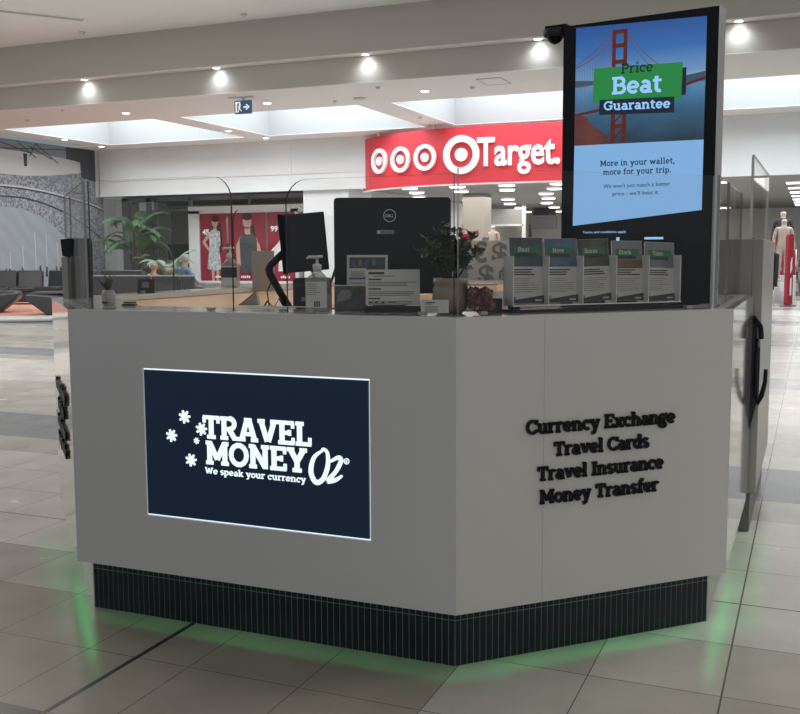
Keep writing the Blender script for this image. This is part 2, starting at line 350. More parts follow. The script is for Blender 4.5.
g('w', 7.8, Ln((1., 4.7), (2.3, .4)), Ln((3.9, 4.3), (2.4, .4)), Ln((3.9, 4.3), (5.4, .4)), Ln((6.8, 4.7), (5.5, .4)), Hh(4.6, 0, 2.), Hh(4.6, 5.8, 7.8))
g('x', 5.4, Ln((1., 4.6), (4.4, .4)), Ln((4.4, 4.6), (1., .4)), Hh(4.6, 0, 2.1), Hh(4.6, 3.3, 5.4), Hh(.4, 0, 2.1), Hh(.4, 3.3, 5.4))
g('y', 5.4, Ln((1., 4.7), (2.8, .4)), Ln((4.4, 4.7), (2.4, -1.5), (.8, -1.9)), Hh(4.6, 0, 2.1), Hh(4.6, 3.3, 5.4))
g('.', 1.8, V(.9, 0, 1.3)); g(',', 1.8, V(.9, 0, 1.3), Ln((1.1, .4), (.5, -1.3))); g("'", 1.6, V(.8, 5.2, 7.2)); g('-', 3.2, Hh(2.4, .3, 2.9)); g(' ', 2.6)

def strip_poly(mb, pts, hw, put):
    n = len(pts)
    if n < 2: return
    le, ri = [], []
    closed = abs(pts[0][0]-pts[-1][0])+abs(pts[0][1]-pts[-1][1]) < 1e-6
    for i in range(n):
        if closed: a, b = pts[(i-1) % (n-1)], pts[(i+1) % (n-1)]
        else: a, b = pts[max(i-1, 0)], pts[min(i+1, n-1)]
        dx, dy = b[0]-a[0], b[1]-a[1]; l = math.hypot(dx, dy) or 1
        nx, ny = -dy/l*hw, dx/l*hw
        le.append((pts[i][0]+nx, pts[i][1]+ny)); ri.append((pts[i][0]-nx, pts[i][1]-ny))
    for i in range(n-1): put([ri[i], ri[i+1], le[i+1], le[i]])
def slab(mb, text, O, X, Y, width, cap, d, W=1.35, S=1.0, mi=0, track=.35, align=0):
    """one line of slab-serif text, left end of the baseline at O; X, Y unit vectors, d the extrusion vector"""
    O, X, Y = Vector(O), Vector(X), Vector(Y)
    tot = sum(G[c][0]+track for c in text)-track; kx, ky = width/tot, cap/7.
    x0 = 0
    for c in text:
        def put(poly): mb.prism([((x0+p[0])*kx, p[1]*ky) for p in poly], O, X, Y, d, mi)
        for s in G[c][1]:
            k = s[0]
            if k == 'v': put([(s[1]-W/2, s[2]), (s[1]+W/2, s[2]), (s[1]+W/2, s[3]), (s[1]-W/2, s[3])])
            elif k == 't': put([(s[1]-W*.33, s[2]), (s[1]+W*.33, s[2]), (s[1]+W*.33, s[3]), (s[1]-W*.33, s[3])])
            elif k == 'h': put([(s[2], s[1]-S/2), (s[3], s[1]-S/2), (s[3], s[1]+S/2), (s[2], s[1]+S/2)])
            elif k == 'l': strip_poly(mb, list(s[1]), W*.5, put)
            else:
                _, cx, cy, rx, ry, a0, a1 = s; N = 14
                strip_poly(mb, [(cx+rx*math.cos(math.radians(a0+(a1-a0)*i/N)), cy+ry*math.sin(math.radians(a0+(a1-a0)*i/N))) for i in range(N+1)], W*.46, put)
        x0 += G[c][0]+track

def sans(name, text, mats, parent, loc, rx, rz, width, height, thick=.002, bold=0., sx=None):
    """text in the built-in face turned into a mesh, fitted to width x height (cap height)"""
    cu = bpy.data.curves.new(name, 'FONT'); cu.body = text; cu.size = 1; cu.offset = bold; cu.extrude = .5; cu.resolution_u = 3
    tmp = bpy.data.objects.new(name, cu); C.objects.link(tmp); dg = bpy.context.evaluated_depsgraph_get()
    me = bpy.data.meshes.new_from_object(tmp.evaluated_get(dg)); bpy.data.objects.remove(tmp); bpy.data.curves.remove(cu)
    xs = [v.co.x for v in me.vertices]; x0, x1 = min(xs), max(xs); k = width/(x1-x0); ky = height/.73
    for v in me.vertices: v.co = ((v.co.x-x0)*k, v.co.y*ky, v.co.z*thick*2)
    R = Matrix.Translation(Vector(loc)) @ Matrix.Rotation(rz, 4, 'Z') @ Matrix.Rotation(rx, 4, 'X')
    me.transform(R); me.materials.clear(); me.materials.append(M_[mats] if isinstance(mats, str) else mats)
    o = bpy.data.objects.new(name, me); C.objects.link(o); o.parent = parent
    return o

# ------------------------------------------------------------ camera (eye 1.5 m)
YAW, PIT, ROL, F = 0.395714797, 0.104818966, -0.004737575, 986.01
fw = Vector((0, math.cos(PIT), -math.sin(PIT))); rt = Vector((1, 0, 0)); up = rt.cross(fw)
r2 = rt*math.cos(ROL)+up*math.sin(ROL); u2 = -rt*math.sin(ROL)+up*math.cos(ROL)
RY = Matrix.Rotation(YAW, 3, 'Z'); r2, u2, fw = RY @ r2, RY @ u2, RY @ fw
cam = bpy.data.cameras.new('camera'); cam.sensor_width = 36; cam.sensor_fit = 'HORIZONTAL'; cam.lens = F/800*36; cam.clip_end = 300
co = bpy.data.objects.new('camera', cam); C.objects.link(co)
co.matrix_world = Matrix(((r2.x, u2.x, -fw.x, 0), (r2.y, u2.y, -fw.y, 0), (r2.z, u2.z, -fw.z, 1.5), (0, 0, 0, 1)))
bpy.context.scene.camera = co

# ------------------------------------------------------------ THE SETTING
b = MB(); b.box(-40, 14, -10, 58, -.2, 0)
fl = struct('floor', b, [floor_material()], 'glossy stone tile floor of the mall with grey tile bands')
b = MB(); b.box(-40, 14, -10, 19.2, 6.57, 6.8)
struct('ceiling', b, ['hceil'], 'high flat ceiling above the kiosk')
# bulkhead: grey face, thin lit soffit, second grey face
b = MB(); b.box(-40, 14, 19.2, 19.5, 5.67, 6.8, 0); b.box(-40, 14, 19.47, 19.7, 5.112, 5.75, 0); b.box(-40, 14, 19.19, 19.47, 5.655, 5.672, 1)
struct('trim_1', b, ['grey', 'soff'], 'grey stepped bulkhead spanning the mall with a thin pale soffit')
# low ceiling with four skylight wells
WU = [(-28.3, -22.4), (-21.6, -16.4), (-15.55, -10.4), (-9.5, -4.3), (-3.45, 1.7), (2.6, 7.8)]; V0, V1 = 22.25, 26.9
b = MB(); b.box(-40, 14, 19.468, V0, 5.1, 5.115); b.box(-40, 14, V1, 28.1, 5.1, 5.115)
prev = -40
for a, c in WU: b.box(prev, a, V0, V1, 5.1, 5.115); prev = c
b.box(prev, 14, V0, V1, 5.1, 5.115)
struct('ceiling', b, ['ceil'], 'lower cream ceiling with skylight wells')
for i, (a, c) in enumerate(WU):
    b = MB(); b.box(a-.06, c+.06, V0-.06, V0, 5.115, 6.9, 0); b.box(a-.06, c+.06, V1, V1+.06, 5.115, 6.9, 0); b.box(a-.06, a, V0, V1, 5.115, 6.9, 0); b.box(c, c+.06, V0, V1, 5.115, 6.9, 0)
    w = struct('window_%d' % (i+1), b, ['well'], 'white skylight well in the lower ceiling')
    p = MB(); p.box(a, c, V0, V1, 6.85, 6.9); q = p.build('pane', ['sky'], w); q['kind'] = 'structure'
# mural wall on the left
b = MB(); b.box(-23.5, -23.2, 10, 28.44, 0, 5.1)
mw = struct('wall_left', b, ['wall'], 'left wall carrying the black and white stadium mural')
# store front bulkhead and walls
b = MB(); b.box(-23.04, 14, 28.1, 28.5, 3.52, 5.4, 0); b.box(-23.04, -12.9, 28.07, 28.1, 4.02, 4.03, 1); b.box(-15.46, -15.45, 28.09, 28.1, 3.52, 5.1, 1)
b.box(-2.1, -2.09, 28.09, 28.1, 3.52, 5.1, 1); b.box(-1.2, -1.19, 28.09, 28.1, 3.52, 5.1, 1)
for (x0, x1, z0, z1) in ((-2.35, -1.65, 4.1, 4.11), (-2.35, -1.65, 4.74, 4.75), (-2.35, -2.34, 4.1, 4.75), (-1.66, -1.65, 4.1, 4.75)): b.box(x0, x1, 28.09, 28.1, z0, z1, 1)
b.box(-23.04, 14, 28.05, 28.13, 3.5, 3.53, 0)
struct('wall_back', b, ['wall', 'ceil'], 'white bulkhead wall above the shop fronts')
b = MB(); b.box(-24.3, -23.2, 29.5, 30, 0, 3.6); b.box(-24., -23.5, 28.5, 29.5, 0, 3.6)
b.box(-15.1, -13.5, 28.2, 29.9, 0, 3.55)
struct('trim_2', b, ['wall'], 'white piers between the shop fronts')
# interiors behind the shop fronts
b = MB(); b.box(-30, -14.2, 36, 36.2, 0, 3.8, 0); b.box(-30, -14.2, 29.6, 36, 3.6, 3.75, 1); b.box(-14.3, -14.2, 30, 36, 0, 3.7, 0)
b.box(-23.8, -19.8, 33., 33.1, 0, 1.9, 1); b.box(-22.6, -20.2, 33.0, 33.12, 1.95, 2.9, 2)
struct('trim_3', b, ['shoppale', 'shopdark', 'column'], 'dim interior of the shop behind the glass on the left')
b = MB(); b.box(-14.1, 14, 52, 52.2, 0, 3.8, 0); b.box(-14.2, 14, 28.5, 52.2, 3.62, 3.75, 1); b.box(-14.15, -14.05, 30, 52, 0, 3.7, 0)
b.box(-22, -14, 51.5, 51.9, 2.3, 3.0, 2)
struct('trim_4', b, ['storewall', 'storeceil', 'storedark'], 'white interior walls and grey ceiling of the red-signed store')

# mural, printed flat on the left wall (faces +x), local x = +y world
def mural():
    O = Vector((-23.195, 0, 0)); X = Vector((0, 1, 0)); Z = Vector((0, 0, 1)); e = Vector((.004, 0, 0))
    t = thing('stadium_mural', 'black and white wall mural of a football stadium behind the black sofas', 'mural', (0, 0, 0))
    a0, a1 = 14, 28.43
    b = MB(); b.prism([(a0, .02), (a1, .02), (a1, 3.5), (28.04, 3.5), (28.04, 5.09), (a0, 5.09)], O, X, Z, e); b.build('crowd', ['crowd'], t)
    def arc(f, n=30, lo=a0, hi=a1): return [(lo+(hi-lo)*i/n, f(lo+(hi-lo)*i/n)) for i in range(n+1)]
    def slabp(name, top, bot, m, k, lo=a0, hi=a1):
        b = MB(); up_, dn = arc(top, lo=lo, hi=hi), arc(bot, lo=lo, hi=hi)
        for i in range(len(up_)-1): b.prism([dn[i], dn[i+1], up_[i+1], up_[i]], O+e*k, X, Z, e)
        return b.build(name, m, t)
    def ip(*K):
        def f(x):
            if x <= K[0][0]: return K[0][1]
            for (xa, za), (xb, zb) in zip(K, K[1:]):
                if x <= xb: return za+(zb-za)*(x-xa)/(xb-xa)
            return K[-1][1]
        return f
    f_field = ip((23.5, 3.0), (24.4, 2.98), (25.3, 2.75), (25.9, 2.45), (26.5, 2.0), (27.0, 1.4), (27.3, .85))
    f_t2 = ip((23.5, 3.34), (24.5, 3.34), (25.4, 3.22), (26.5, 2.93), (27.5, 2.5), (28.4, 2.0))
    f_t1 = ip((23.5, 3.63), (24.5, 3.62), (25.7, 3.53), (26.5, 3.42), (27.7, 3.25), (28.4, 3.05))
    top = ip((23.5, 4.76), (25.9, 4.73), (27., 4.66), (27.9, 4.54), (28.1, 4.5)); cb = ip((23.5, 4.0), (24.8, 4.0), (26., 4.1), (27.5, 4.3), (27.85, 4.5))
    slabp('playing_field', lambda x: max(.8, f_field(x)), lambda x: .02, ['pitch'], 1.2, hi=27.3)
    slabp('stand_tier', f_t2, lambda x: f_t2(x)-.05, ['muraldark'], 2.6)
    slabp('stand_tier', f_t1, lambda x: f_t1(x)-.05, ['muraldark'], 2.6)
    slabp('stand_rail', lambda x: f_t1(x)+.05, f_t1, ['muralwhite'], 2.6)
    slabp('canopy', top, cb, ['muralwhite'], 4.0, hi=27.85)
    slabp('roof', lambda x: 5.085, top, ['muralgrey'], 5.3, hi=28.03)
    slabp('roof_shadow', lambda x: 5.085, lambda x: top(x) if x < 27.3 else top(x)-.5, ['muraldark'], 6.6, lo=26.6, hi=28.03)
    b = MB()
    for (p, q) in (((24.9, 4.95), (25.9, 4.62)), ((24.9, 4.62), (25.2, 5.05)), ((25.2, 5.05), (26.2, 4.5)), ((24.4, 5.05), (25.2, 4.6)), ((22.4, 4.68), (27, 5.02)), ((23.3, 5.05), (25.0, 4.72))):
        dx, dz = q[0]-p[0], q[1]-p[1]; l = math.hypot(dx, dz); nx, nz = -dz/l*.014, dx/l*.014
        b.prism([(p[0]+nx, p[1]+nz), (p[0]-nx, p[1]-nz), (q[0]-nx, q[1]-nz), (q[0]+nx, q[1]+nz)], O+e*8, X, Z, e)
    b.prism([(24.66, 4.30), (24.78, 4.30), (24.8, 4.7), (24.64, 4.7)], O+e*8, X, Z, e)
    b.build('roof_truss', ['muraldark'], t)
    b = MB()
    for x, z in ((25.0, 2.25), (25.5, 2.2), (24.45, 1.8), (26.0, 1.9), (23.9, 1.6)):
        b = MB(); b.prism([(x-.018, .9), (x+.018, .9), (x+.018, z), (x-.018, z)], O+e*4, X, Z, e); b.build('goal_post', ['muralwhite'], t)
    b = MB(); x = 23.
    while x < 27.4:
        h = random.uniform(.08, .3); b.prism([(x, .8), (x+random.uniform(.05, .2), .8), (x+.1, .9+h), (x+.03, .9+h)], O+e*5.2, X, Z, e); x += random.uniform(.12, .4)
    b.build('crowd_silhouette', ['muraldark'], t)['kind'] = 'stuff'
mural()

# ------------------------------------------------------------ SHOP FRONTS (v = 29.5)
def shopfront():
    t = thing('shopfront', 'grey framed glass shopfront behind the palm, left of the red fashion posters', 'shopfront', (-21.5, 29.5, 0))
    b = MB()
    for x0, x1 in ((-1.7, -1.4), (-.62, -.4), (-.28, -.18), (1.18, 1.28), (3.6, 3.66)): b.box(x0, x1, -.06, .06, 0, 3.5)
    b.box(-1.7, 6.3, -.06, .06, 3.38, 3.52); b.box(-1.7, -.4, -.06, .06, 0, .12); b.box(-1.7, -.4, -.05, .05, 2.45, 2.72); b.box(-1.7, -.62, -.05, .05, .95, 1.2); b.box(-.4, 1.2, -.05, .05, 3.02, 3.08)
    b.box(-1.05, -.95, -.05, .05, 0, 3.4)
    b.build('frame', ['frame'], t)
    b = MB(); b.box(-1.5, 1.25, -.012, .012, .05, 3.4); b.build('pane', ['shop'], t)
    b = MB(); b.box(-1.38, -1.08, .02, .04, .2, 2.35); b.box(-1.38, -1.08, .02, .04, 2.75, 3.3); b.build('frosted_panel', ['beige'], t)
    b = MB(); b.box(-.94, -.2, -.04, -.02, 3.0, 3.36); b.build('window_sticker', ['plinth'], t)
shopfront()
# posters
def poster_stand():
    t = thing('poster_portal', 'white portal frame around the three red fashion posters', 'shop display', (-19.9, 29.3, 0))
    b = MB(); b.box(-.35, .1, 0, .3, 0, 3.0); b.box(-.35, 4.8, 0, .3, 2.9, 3.15); b.box(3.72, 4.0, 0, .3, 0, 3.0); b.box(-.35, 4.8, .05, .3, 0, .56); b.build('portal', ['wall'], t)
    b = MB(); b.box(-.35, 4.8, -.12, .02, .5, .58); b.build('sill', ['plinth'], t)
poster_stand()
def ell(b, cx, cz, rx, rz, mi, k=0, rot=0.):
    c, s = math.cos(rot), math.sin(rot)
    b.prism([(cx+x*c-z*s, cz+x*s+z*c) for x, z in circ(0, 0, rx, rz, 20)], (0, -.006*k, 0), (1, 0, 0), (0, 0, 1), (0, -.006, 0), mi)
def poly(b, pts, mi, k=0): b.prism(pts, (0, -.006*k, 0), (1, 0, 0), (0, 0, 1), (0, -.006, 0), mi)
def poster(x, w, label, kind):
    t = thing('fashion_poster', label, 'poster', (x, 29.28, .56), 0, 'red fashion posters in the white portal')
    b = MB(); b.box(0, w, -.01, .01, 0, 2.33); b.build('print', ['posterred'], t)
    ms = ['skin', 'dress', 'haird', 'dressd', 'whitecloth', 'skind', 'posterred']
    b = MB()
    if kind == 1:
        poly(b, [(.50, 1.95), (.84, 2.0), (.92, 1.2), (.78, .95), (.66, 1.3)], 2, 2)
        ell(b, .62, 2.04, .125, .17, 0, 4); ell(b, .63, 2.15, .145, .11, 2, 5); poly(b, [(.56, 1.9), (.68, 1.9), (.68, 1.75), (.56, 1.75)], 0, 4)
        poly(b, [(.36, 1.68), (.58, 1.8), (.82, 1.72), (.84, 1.3), (.78, 1.1), (.86, .42), (.60, .36), (.28, .44), (.38, 1.1), (.40, 1.35)], 1, 6)
        poly(b, [(.36, 1.7), (.10, 1.36), (.14, 1.28), (.34, 1.05), (.38, 1.12), (.22, 1.36), (.42, 1.55)], 0, 5)
        poly(b, [(.44, .42), (.56, .42), (.56, .02), (.46, .02)], 0, 4); poly(b, [(.64, .42), (.76, .42), (.74, .02), (.64, .02)], 0, 4)
    elif kind == 2:
        poly(b, [(.55, 1.9), (1.02, 1.9), (1.1, 1.35), (.95, 1.3)], 2, 2)
        ell(b, .76, 2.03, .17, .23, 0, 4); ell(b, .77, 2.2, .19, .12, 2, 5); poly(b, [(.66, 1.85), (.88, 1.85), (.88, 1.6), (.66, 1.6)], 0, 4)
        poly(b, [(.45, 1.45), (.62, 1.66), (.78, 1.56), (.96, 1.66), (1.14, 1.4), (1.12, .3), (.5, .3)], 3, 6)
        poly(b, [(.46, 1.5), (.60, 1.62), (.54, 1.3), (.50, .55), (.34, .5), (.30, 1.2)], 0, 5); poly(b, [(1.1, 1.5), (1.26, 1.2), (1.34, .6), (1.2, .6), (1.1, 1.1)], 0, 5)
    else:
        ell(b, .76, 1.96, .15, .21, 5, 4); ell(b, .75, 2.12, .18, .12, 2, 5)
        poly(b, [(.62, 1.62), (.74, 1.74), (.9, 1.7), (.98, 1.1), (.98, .35), (.4, .35), (.44, .9), (.04, .72), (0.02, .95), (.40, 1.30)], 4, 5)
        poly(b, [(.66, 1.5), (.8, 1.62), (.98, 1.4), (.98, .95), (.7, .6), (.66, .9)], 3, 6); poly(b, [(.62, .45), (.74, .75), (.82, .4)], 3, 7)
    for f in b.f: pass
    b.build('model_figure', ms, t)
    if kind != 2:
        sans('price_print', '45' if kind == 1 else '99', 'white', t, (.1, -.03, 1.62) if kind == 1 else (.12, -.03, 1.7), PI/2, 0, .28, .18, .003, .03)
    b = MB(); x = .62 if kind == 1 else .5
    for k in range(5): b.box(x+k*.075, x+.05+k*.075, -.055, -.05, .12, .19+.02*(k % 2))
    b.build('caption_print', ['white'], t)
    return t
poster(-19.75, 1.05, 'red poster of a woman in a pale floral dress with hand on hip', 1)
poster(-18.6, 1.45, 'red poster of a dark haired woman in a charcoal sleeveless dress', 2)
poster(-17.05, 1.02, 'red poster of a man in a white shirt and dark waistcoat', 3)

# the big red store sign
def store_sign():
    t = thing('store_sign', 'long curved red store sign with white bullseyes and white lettering', 'sign', (-8.2, 26.3, 3.42))
    P = [(-4.85, 2.0), (-4.4, 1.5), (-4., 1.2), (-3.1, .65), (-2.2, .30), (-1.1, .05), (0, 0), (.9, .04), (1.9, .16), (2.9, .40), (3.9, .75), (4.5, 1.2), (4.9, 1.7)]
    b = MB(); b.zprism(P+[(x, y+.14) for x, y in reversed(P)], 0, 1.56, 0); b.zprism([(x, y-.03) for x, y in P]+[(x, y+.16) for x, y in reversed(P)], -.03, 0, 1); b.build('sign_board', ['red', 'wall'], t)
    for x, y, z, a, r, rr in ((-3.83, 1.096, .815, -.52, .37, .70), (-2.947, .591, .782, -.36, .37, .70), (-2.069, .27, .782, -.22, .37, .70), (-.909, .041, .788, -.02, .53, .66)):
        X = Vector((math.cos(a), math.sin(a), 0)); d = Vector((math.sin(a), -math.cos(a), 0)); O = Vector((x, y, 0))+d*.02
        b = MB(); ring(b, 0, z, r*rr, r, O, X, (0, 0, 1), d*.08, 0); b.prism(circ(0, z, r*.34), O, X, (0, 0, 1), d*.08); b.build('bullseye', ['white'], t)
    sans('lettering', 'Target.', 'white', t, (-.43, -.06, .47), PI/2, .075, 2.28, .78, .05, .022)
    b = MB(); b.box(-4.0, -3.92, 1.22, 1.30, 1.56, 1.68); b.build('hanger', ['metal'], t)
    b = MB(); b.box(-1.86, -1.78, .22, .3, 1.56, 1.68); b.build('hanger', ['metal'], t)
store_sign()

# ------------------------------------------------------------ ceiling fittings
spots = [(-16.2, 'leftmost'), (-12.5, 'second from the left'), (-8.83, 'third from the left'), (-5.12, 'fourth from the left, beside the camera dome'), (-1.4, 'rightmost, right of the tall screen')]
def downlight(loc, label, group, r=.07, first=[None], lens='lamp'):
    t = thing('downlight', label, 'ceiling light', loc, 0, group)
    b = MB(); b.lathe([(r, 0), (r*1.25, -.012), (r*1.3, -.004), (r*1.3, .01)], n=20, cap=False); b.build('trim_ring', ['white'], t)
    b = MB(); b.lathe([(.001, -.006), (r, -.008)], n=20, cap=False); b.build('lens', [lens], t)
    return t
for x, w in spots:
    downlight((x, 19.33, 5.652), 'glowing downlight in the grey bulkhead soffit, %s' % w, 'bulkhead downlights')
    l = bpy.data.lights.new('downlight_beam', 'SPOT'); l.energy = 20; l.spot_size = math.radians(150); l.spot_blend = 1.; l.color = (.88, .95, 1.); l.shadow_soft_size = .05
    o = bpy.data.objects.new('downlight_beam', l); C.objects.link(o); o.location = (x, 19.32, 5.63)
low = [(-16.36, 21.05, 'near the left end of the cream ceiling, before the skylights'), (-21.8, 24.99, 'left of the leftmost skylight'), (-22.1, 27.1, 'at the far left corner of the leftmost skylight'),
       (-12.23, 21.08, 'beside the exit sign'), (-16.0, 25.3, 'on the beam between the two left skylights'), (-15.9, 27.3, 'at the far end of that beam above the shop wall'), (-8.14, 21.0, 'above the red store sign')]
for x, y, w in low: downlight((x, y, 5.098), 'small round downlight %s' % w, 'cream ceiling downlights', .085, lens='lamp')
def detector(loc, label, r=.06):
    t = thing('smoke_detector', label, 'smoke detector', loc); b = MB(); b.lathe([(r, 0), (r*.95, -.03), (r*.6, -.05), (.005, -.055)], n=16, cap=False); b.build('housing', ['plast'], t)
    b = MB(); b.lathe([(r*1.2, 0), (r*1.2, -.01), (r, -.012)], n=16, cap=False); b.build('base', ['gate'], t)
for (x, y, w) in ((-19.57, 21.04, 'far left on the cream ceiling'), (-17.44, 19.98, 'just behind the grey bulkhead at left'), (-8.88, 20.08, 'just behind the bulkhead above the bullseyes'), (-7.0, 20.92, 'beside the square ceiling hatch'), (-9.79, 24.9, 'on the beam above the bullseyes'), (-22.2, 24.38, 'left of the leftmost skylight')):
    detector((x, y, 5.1), 'small smoke detector %s' % w, .05)
detector((-9.88, 21.3, 5.1), 'large dark ceiling sensor above the left end of the red sign', .13)
detector((-10.61, 21.47, 5.1), 'tiny sprinkler style detector left of the large ceiling sensor', .04)
detector((-15.63, 18.64, 6.57), 'small detector on the high ceiling at the left', .06)
detector((-11.35, 18.66, 6.57), 'small detector on the high ceiling near the bulkhead centre', .06)
t = thing('ceiling_hatch', 'square access hatch in the cream ceiling', 'hatch', (-6.6, 20.03, 5.1))
b = MB(); b.box(0, .5, 0, .75, -.01, 0); b.build('hatch_door', ['ceil'], t)
b = MB()
for q in ((-.02, 0, -.02, .77), (.5, .52, -.02, .77), (0, .5, -.02, 0), (0, .5, .75, .77)): b.box(q[0], q[1], q[2], q[3], -.015, 0)
b.build('hatch_frame', ['grey'], t)
t = thing('slot_diffuser', 'long dark slot air diffuser in the high ceiling at top left', 'air vent', (-15.9, 16.2, 6.57), math.atan2(1.45, 1.1))
b = MB(); b.box(-2., 1.85, -.1, .1, -.012, 0); b.build('slot', ['grey'], t); b = MB(); b.box(-2.02, 1.87, -.13, -.1, -.02, 0); b.box(-2.02, 1.87, .1, .13, -.02, 0); b.build('flange', ['hceil'], t)
# exit sign
t = thing('exit_sign', 'small blue running man exit sign hanging from the cream ceiling', 'exit sign', (-12.27, 20.06, 5.1), 0)
b = MB(); b.box(-.36, .3, -.06, .06, -.02, 0); b.box(-.03, .03, -.02, .02, -.1, 0); b.build('mount', ['plast'], t)
b = MB(); b.box(-.22, .22, -.025, .025, -.38, -.08); b.build('sign_face', ['exitb'], t)
b = MB(); Y0 = -.026
pp = lambda pts: b.prism(pts, (0, Y0, 0), (1, 0, 0), (0, 0, 1), (0, -.006, 0))
pp([(-.19, -.35), (-.15, -.35), (-.15, -.11), (-.19, -.11)]); pp([(-.19, -.14), (-.06, -.14), (-.06, -.11), (-.19, -.11)])
b.build('door_mark', ['exitw'], t); b = MB(); pp(circ(-.075, -.172, .026)); pp([(-.12, -.2), (-.06, -.2), (-.07, -.27), (-.11, -.27)]); pp([(-.11, -.27), (-.09, -.27), (-.12, -.35), (-.14, -.34)]); pp([(-.09, -.27), (-.07, -.27), (-.03, -.31), (-.04, -.33)])
b.build('running_man_mark', ['exitw'], t); b = MB(); pp([(.02, -.25), (.11, -.25), (.11, -.215), (.02, -.215)]); pp([(.1, -.30), (.19, -.23), (.1, -.16), (.08, -.18), (.14, -.23), (.08, -.28)])
b.build('arrow_mark', ['exitw'], t)

# ------------------------------------------------------------ RED STORE INTERIOR
first = None
for j, y in enumerate((29.8, 32.1, 34.7, 37.7, 41.2, 45.2, 49.8)):
    for i in range(7):
        x = -13.7+1.62*i+(.95 if j % 2 else 0)
        if x > -3.5 or (abs(x+11.33) < 1. and abs(y-34.5) < .9): continue
        if first is None:
            first = thing('round_light', 'round glowing ceiling light inside the red-signed store', 'ceiling light', (x, y, 3.61), 0, 'round ceiling lights in the red-signed store')
            b = MB(); b.lathe([(.25, 0), (.25, -.05), (.23, -.06), (.001, -.06)], n=24, cap=False); b.build('diffuser', ['lampw'], first)
            b = MB(); b.lathe([(.27, .005), (.28, -.03), (.25, -.035)], n=24, cap=False); b.build('rim', ['white'], first)
        else: dup(first, (x, y, 3.61))
first = None
for i in range(7):
    y = 32.8+i*2.6
    if first is None:
        first = thing('strip_light', 'white strip light in the row at the right of the red-signed store', 'ceiling light', (-.62, y, 3.61), 0, 'row of strip lights at the store right side')
        b = MB(); b.box(-.22, .22, -.14, .14, -.05, 0); b.build('diffuser', ['lampw'], first); b = MB(); b.box(-.25, .25, -.17, .17, -.02, .005); b.build('rim', ['white'], first)
    else: dup(first, (-.62, y, 3.61))
for i in range(4): dup(first, (-2.7-.5*i, 31.5+i*2.6, 3.61), label='white strip light in the diagonal run seen through the kiosk side glass', group='diagonal strip lights')
t = thing('column', 'beige square column with small red print inside the store', 'column', (-11.35, 34.5, 0)); b = MB(); b.box(-.42, .42, -.4, .4, 0, 3.6); b.build('shaft', ['column'], t, .02)
b = MB()
for k in range(3): b.box(-.15+k*.13, -.06+k*.13, -.415, -.4, 2.1, 2.28)
b.build('red_print', ['posterred'], t)
b = MB(); b.box(-.44, .44, -.42, .42, 0, .15); b.build('skirting', ['storedark'], t)
t = thing('wall_screen', 'black screens hanging on the back wall of the store', 'screen', (-11.8, 46, 2.75))
b = MB(); b.box(-.55, .55, -.05, .05, .50, .86); b.build('upper_screen', ['tele'], t); b = MB(); b.box(-.65, .6, -.05, .05, -.15, .42, 0); b.build('lower_screen', ['storedark'], t)
b = MB(); b.box(-.05, .05, -.04, .04, .86, .9) ; b.build('hanger', ['metal'], t)
t = thing('glass_partition', 'grey glazed partition with a white post in the store', 'partition', (-13.7, 42, 0))
b = MB(); b.box(-1.2, 2.0, -.05, .05, 2.75, 3.4); b.build('panel', ['gate'], t); b = MB(); b.box(1.95, 2.1, -.06, .06, 0, 3.6); b.box(-1.2, 2.0, -.06, .06, 2.66, 2.75); b.build('post', ['wall'], t)
def shelf(name, label, loc, w, h, cols, rz=0):
    t = thing(name, label, 'shelving', loc, rz)
    b = MB(); b.box(0, w, -.25, .25, 0, .12); b.box(0, .04, -.25, .25, 0, h); b.box(w-.04, w, -.25, .25, 0, h); n = int(h/.42)
    for i in range(n): b.box(0, w, -.25, .25, .12+i*.42, .15+i*.42)
    b.build('frame', ['storedark'], t)
    for i in range(n):
        b = MB(); x = .06; k = 0
        while x < w-.2:
            ww = random.uniform(.08, .2); b.box(x, x+ww*.9, -.22, .1, .15+i*.42, .15+i*.42+random.uniform(.18, .34), random.randrange(len(cols))); x += ww
        o = b.build('stock', cols, t); o['kind'] = 'stuff'
    return t
shelf('shop_shelving', 'low stocked shelves with white and grey goods behind the currency screen', (-13.3, 31.0, 0), 3.4, 2.0, ['whitecloth', 'dkcloth', 'gate', 'redcloth'])
shelf('shop_shelving', 'dark stocked shelves behind the red banner at the right edge', (-1.5, 36, 0), 3.2, 1.5, ['dkcloth', 'storedark', 'gate', 'redcloth'])
shelf('shop_shelving', 'pale stocked shelves seen through the kiosk side glass', (-5.2, 37, 0), 3.0, 1.8, ['whitecloth', 'beige', 'gate', 'storewall'])
shelf('shop_shelving', 'long low shelves at the right of the currency screen', (-9.6, 32, 0), 4.5, 1.95, ['whitecloth', 'dkcloth', 'redcloth', 'leafp'])
def garment_rack(loc, label, cols, rz=0):
    t = thing('garment_rack', label, 'clothes rack', loc, rz); b = MB()
    b.tube([(-.4, 0, 1.55), (.4, 0, 1.55)], .015); 
    for s in (-.4, .4): b.tube([(s, 0, 0), (s, 0, 1.55)], .015); b.tube([(s, -.3, .02), (s, .3, .02)], .015)
    b.build('rail', ['chrome'], t)
    for i in range(7):
        b = MB(); x = -.33+i*.11; h = random.uniform(.8, 1.1)
        b.prism([(-.2, 1.42), (0, 1.52), (.2, 1.42), (.17, 1.5-h), (-.17, 1.5-h)], (x, 0, 0), (0, 1, 0), (0, 0, 1), (.05, 0, 0)); b.build('garment', [cols[i % len(cols)]], t, .01)
garment_rack((-1.2, 29.4, 0), 'rack of long black garments at the store entrance right of the kiosk', ['dkcloth', 'black', 'dkcloth'], 1.2)
garment_rack((-.9, 33, 0), 'rack of red and grey garments behind the mannequins', ['redcloth', 'gate', 'redcloth'])
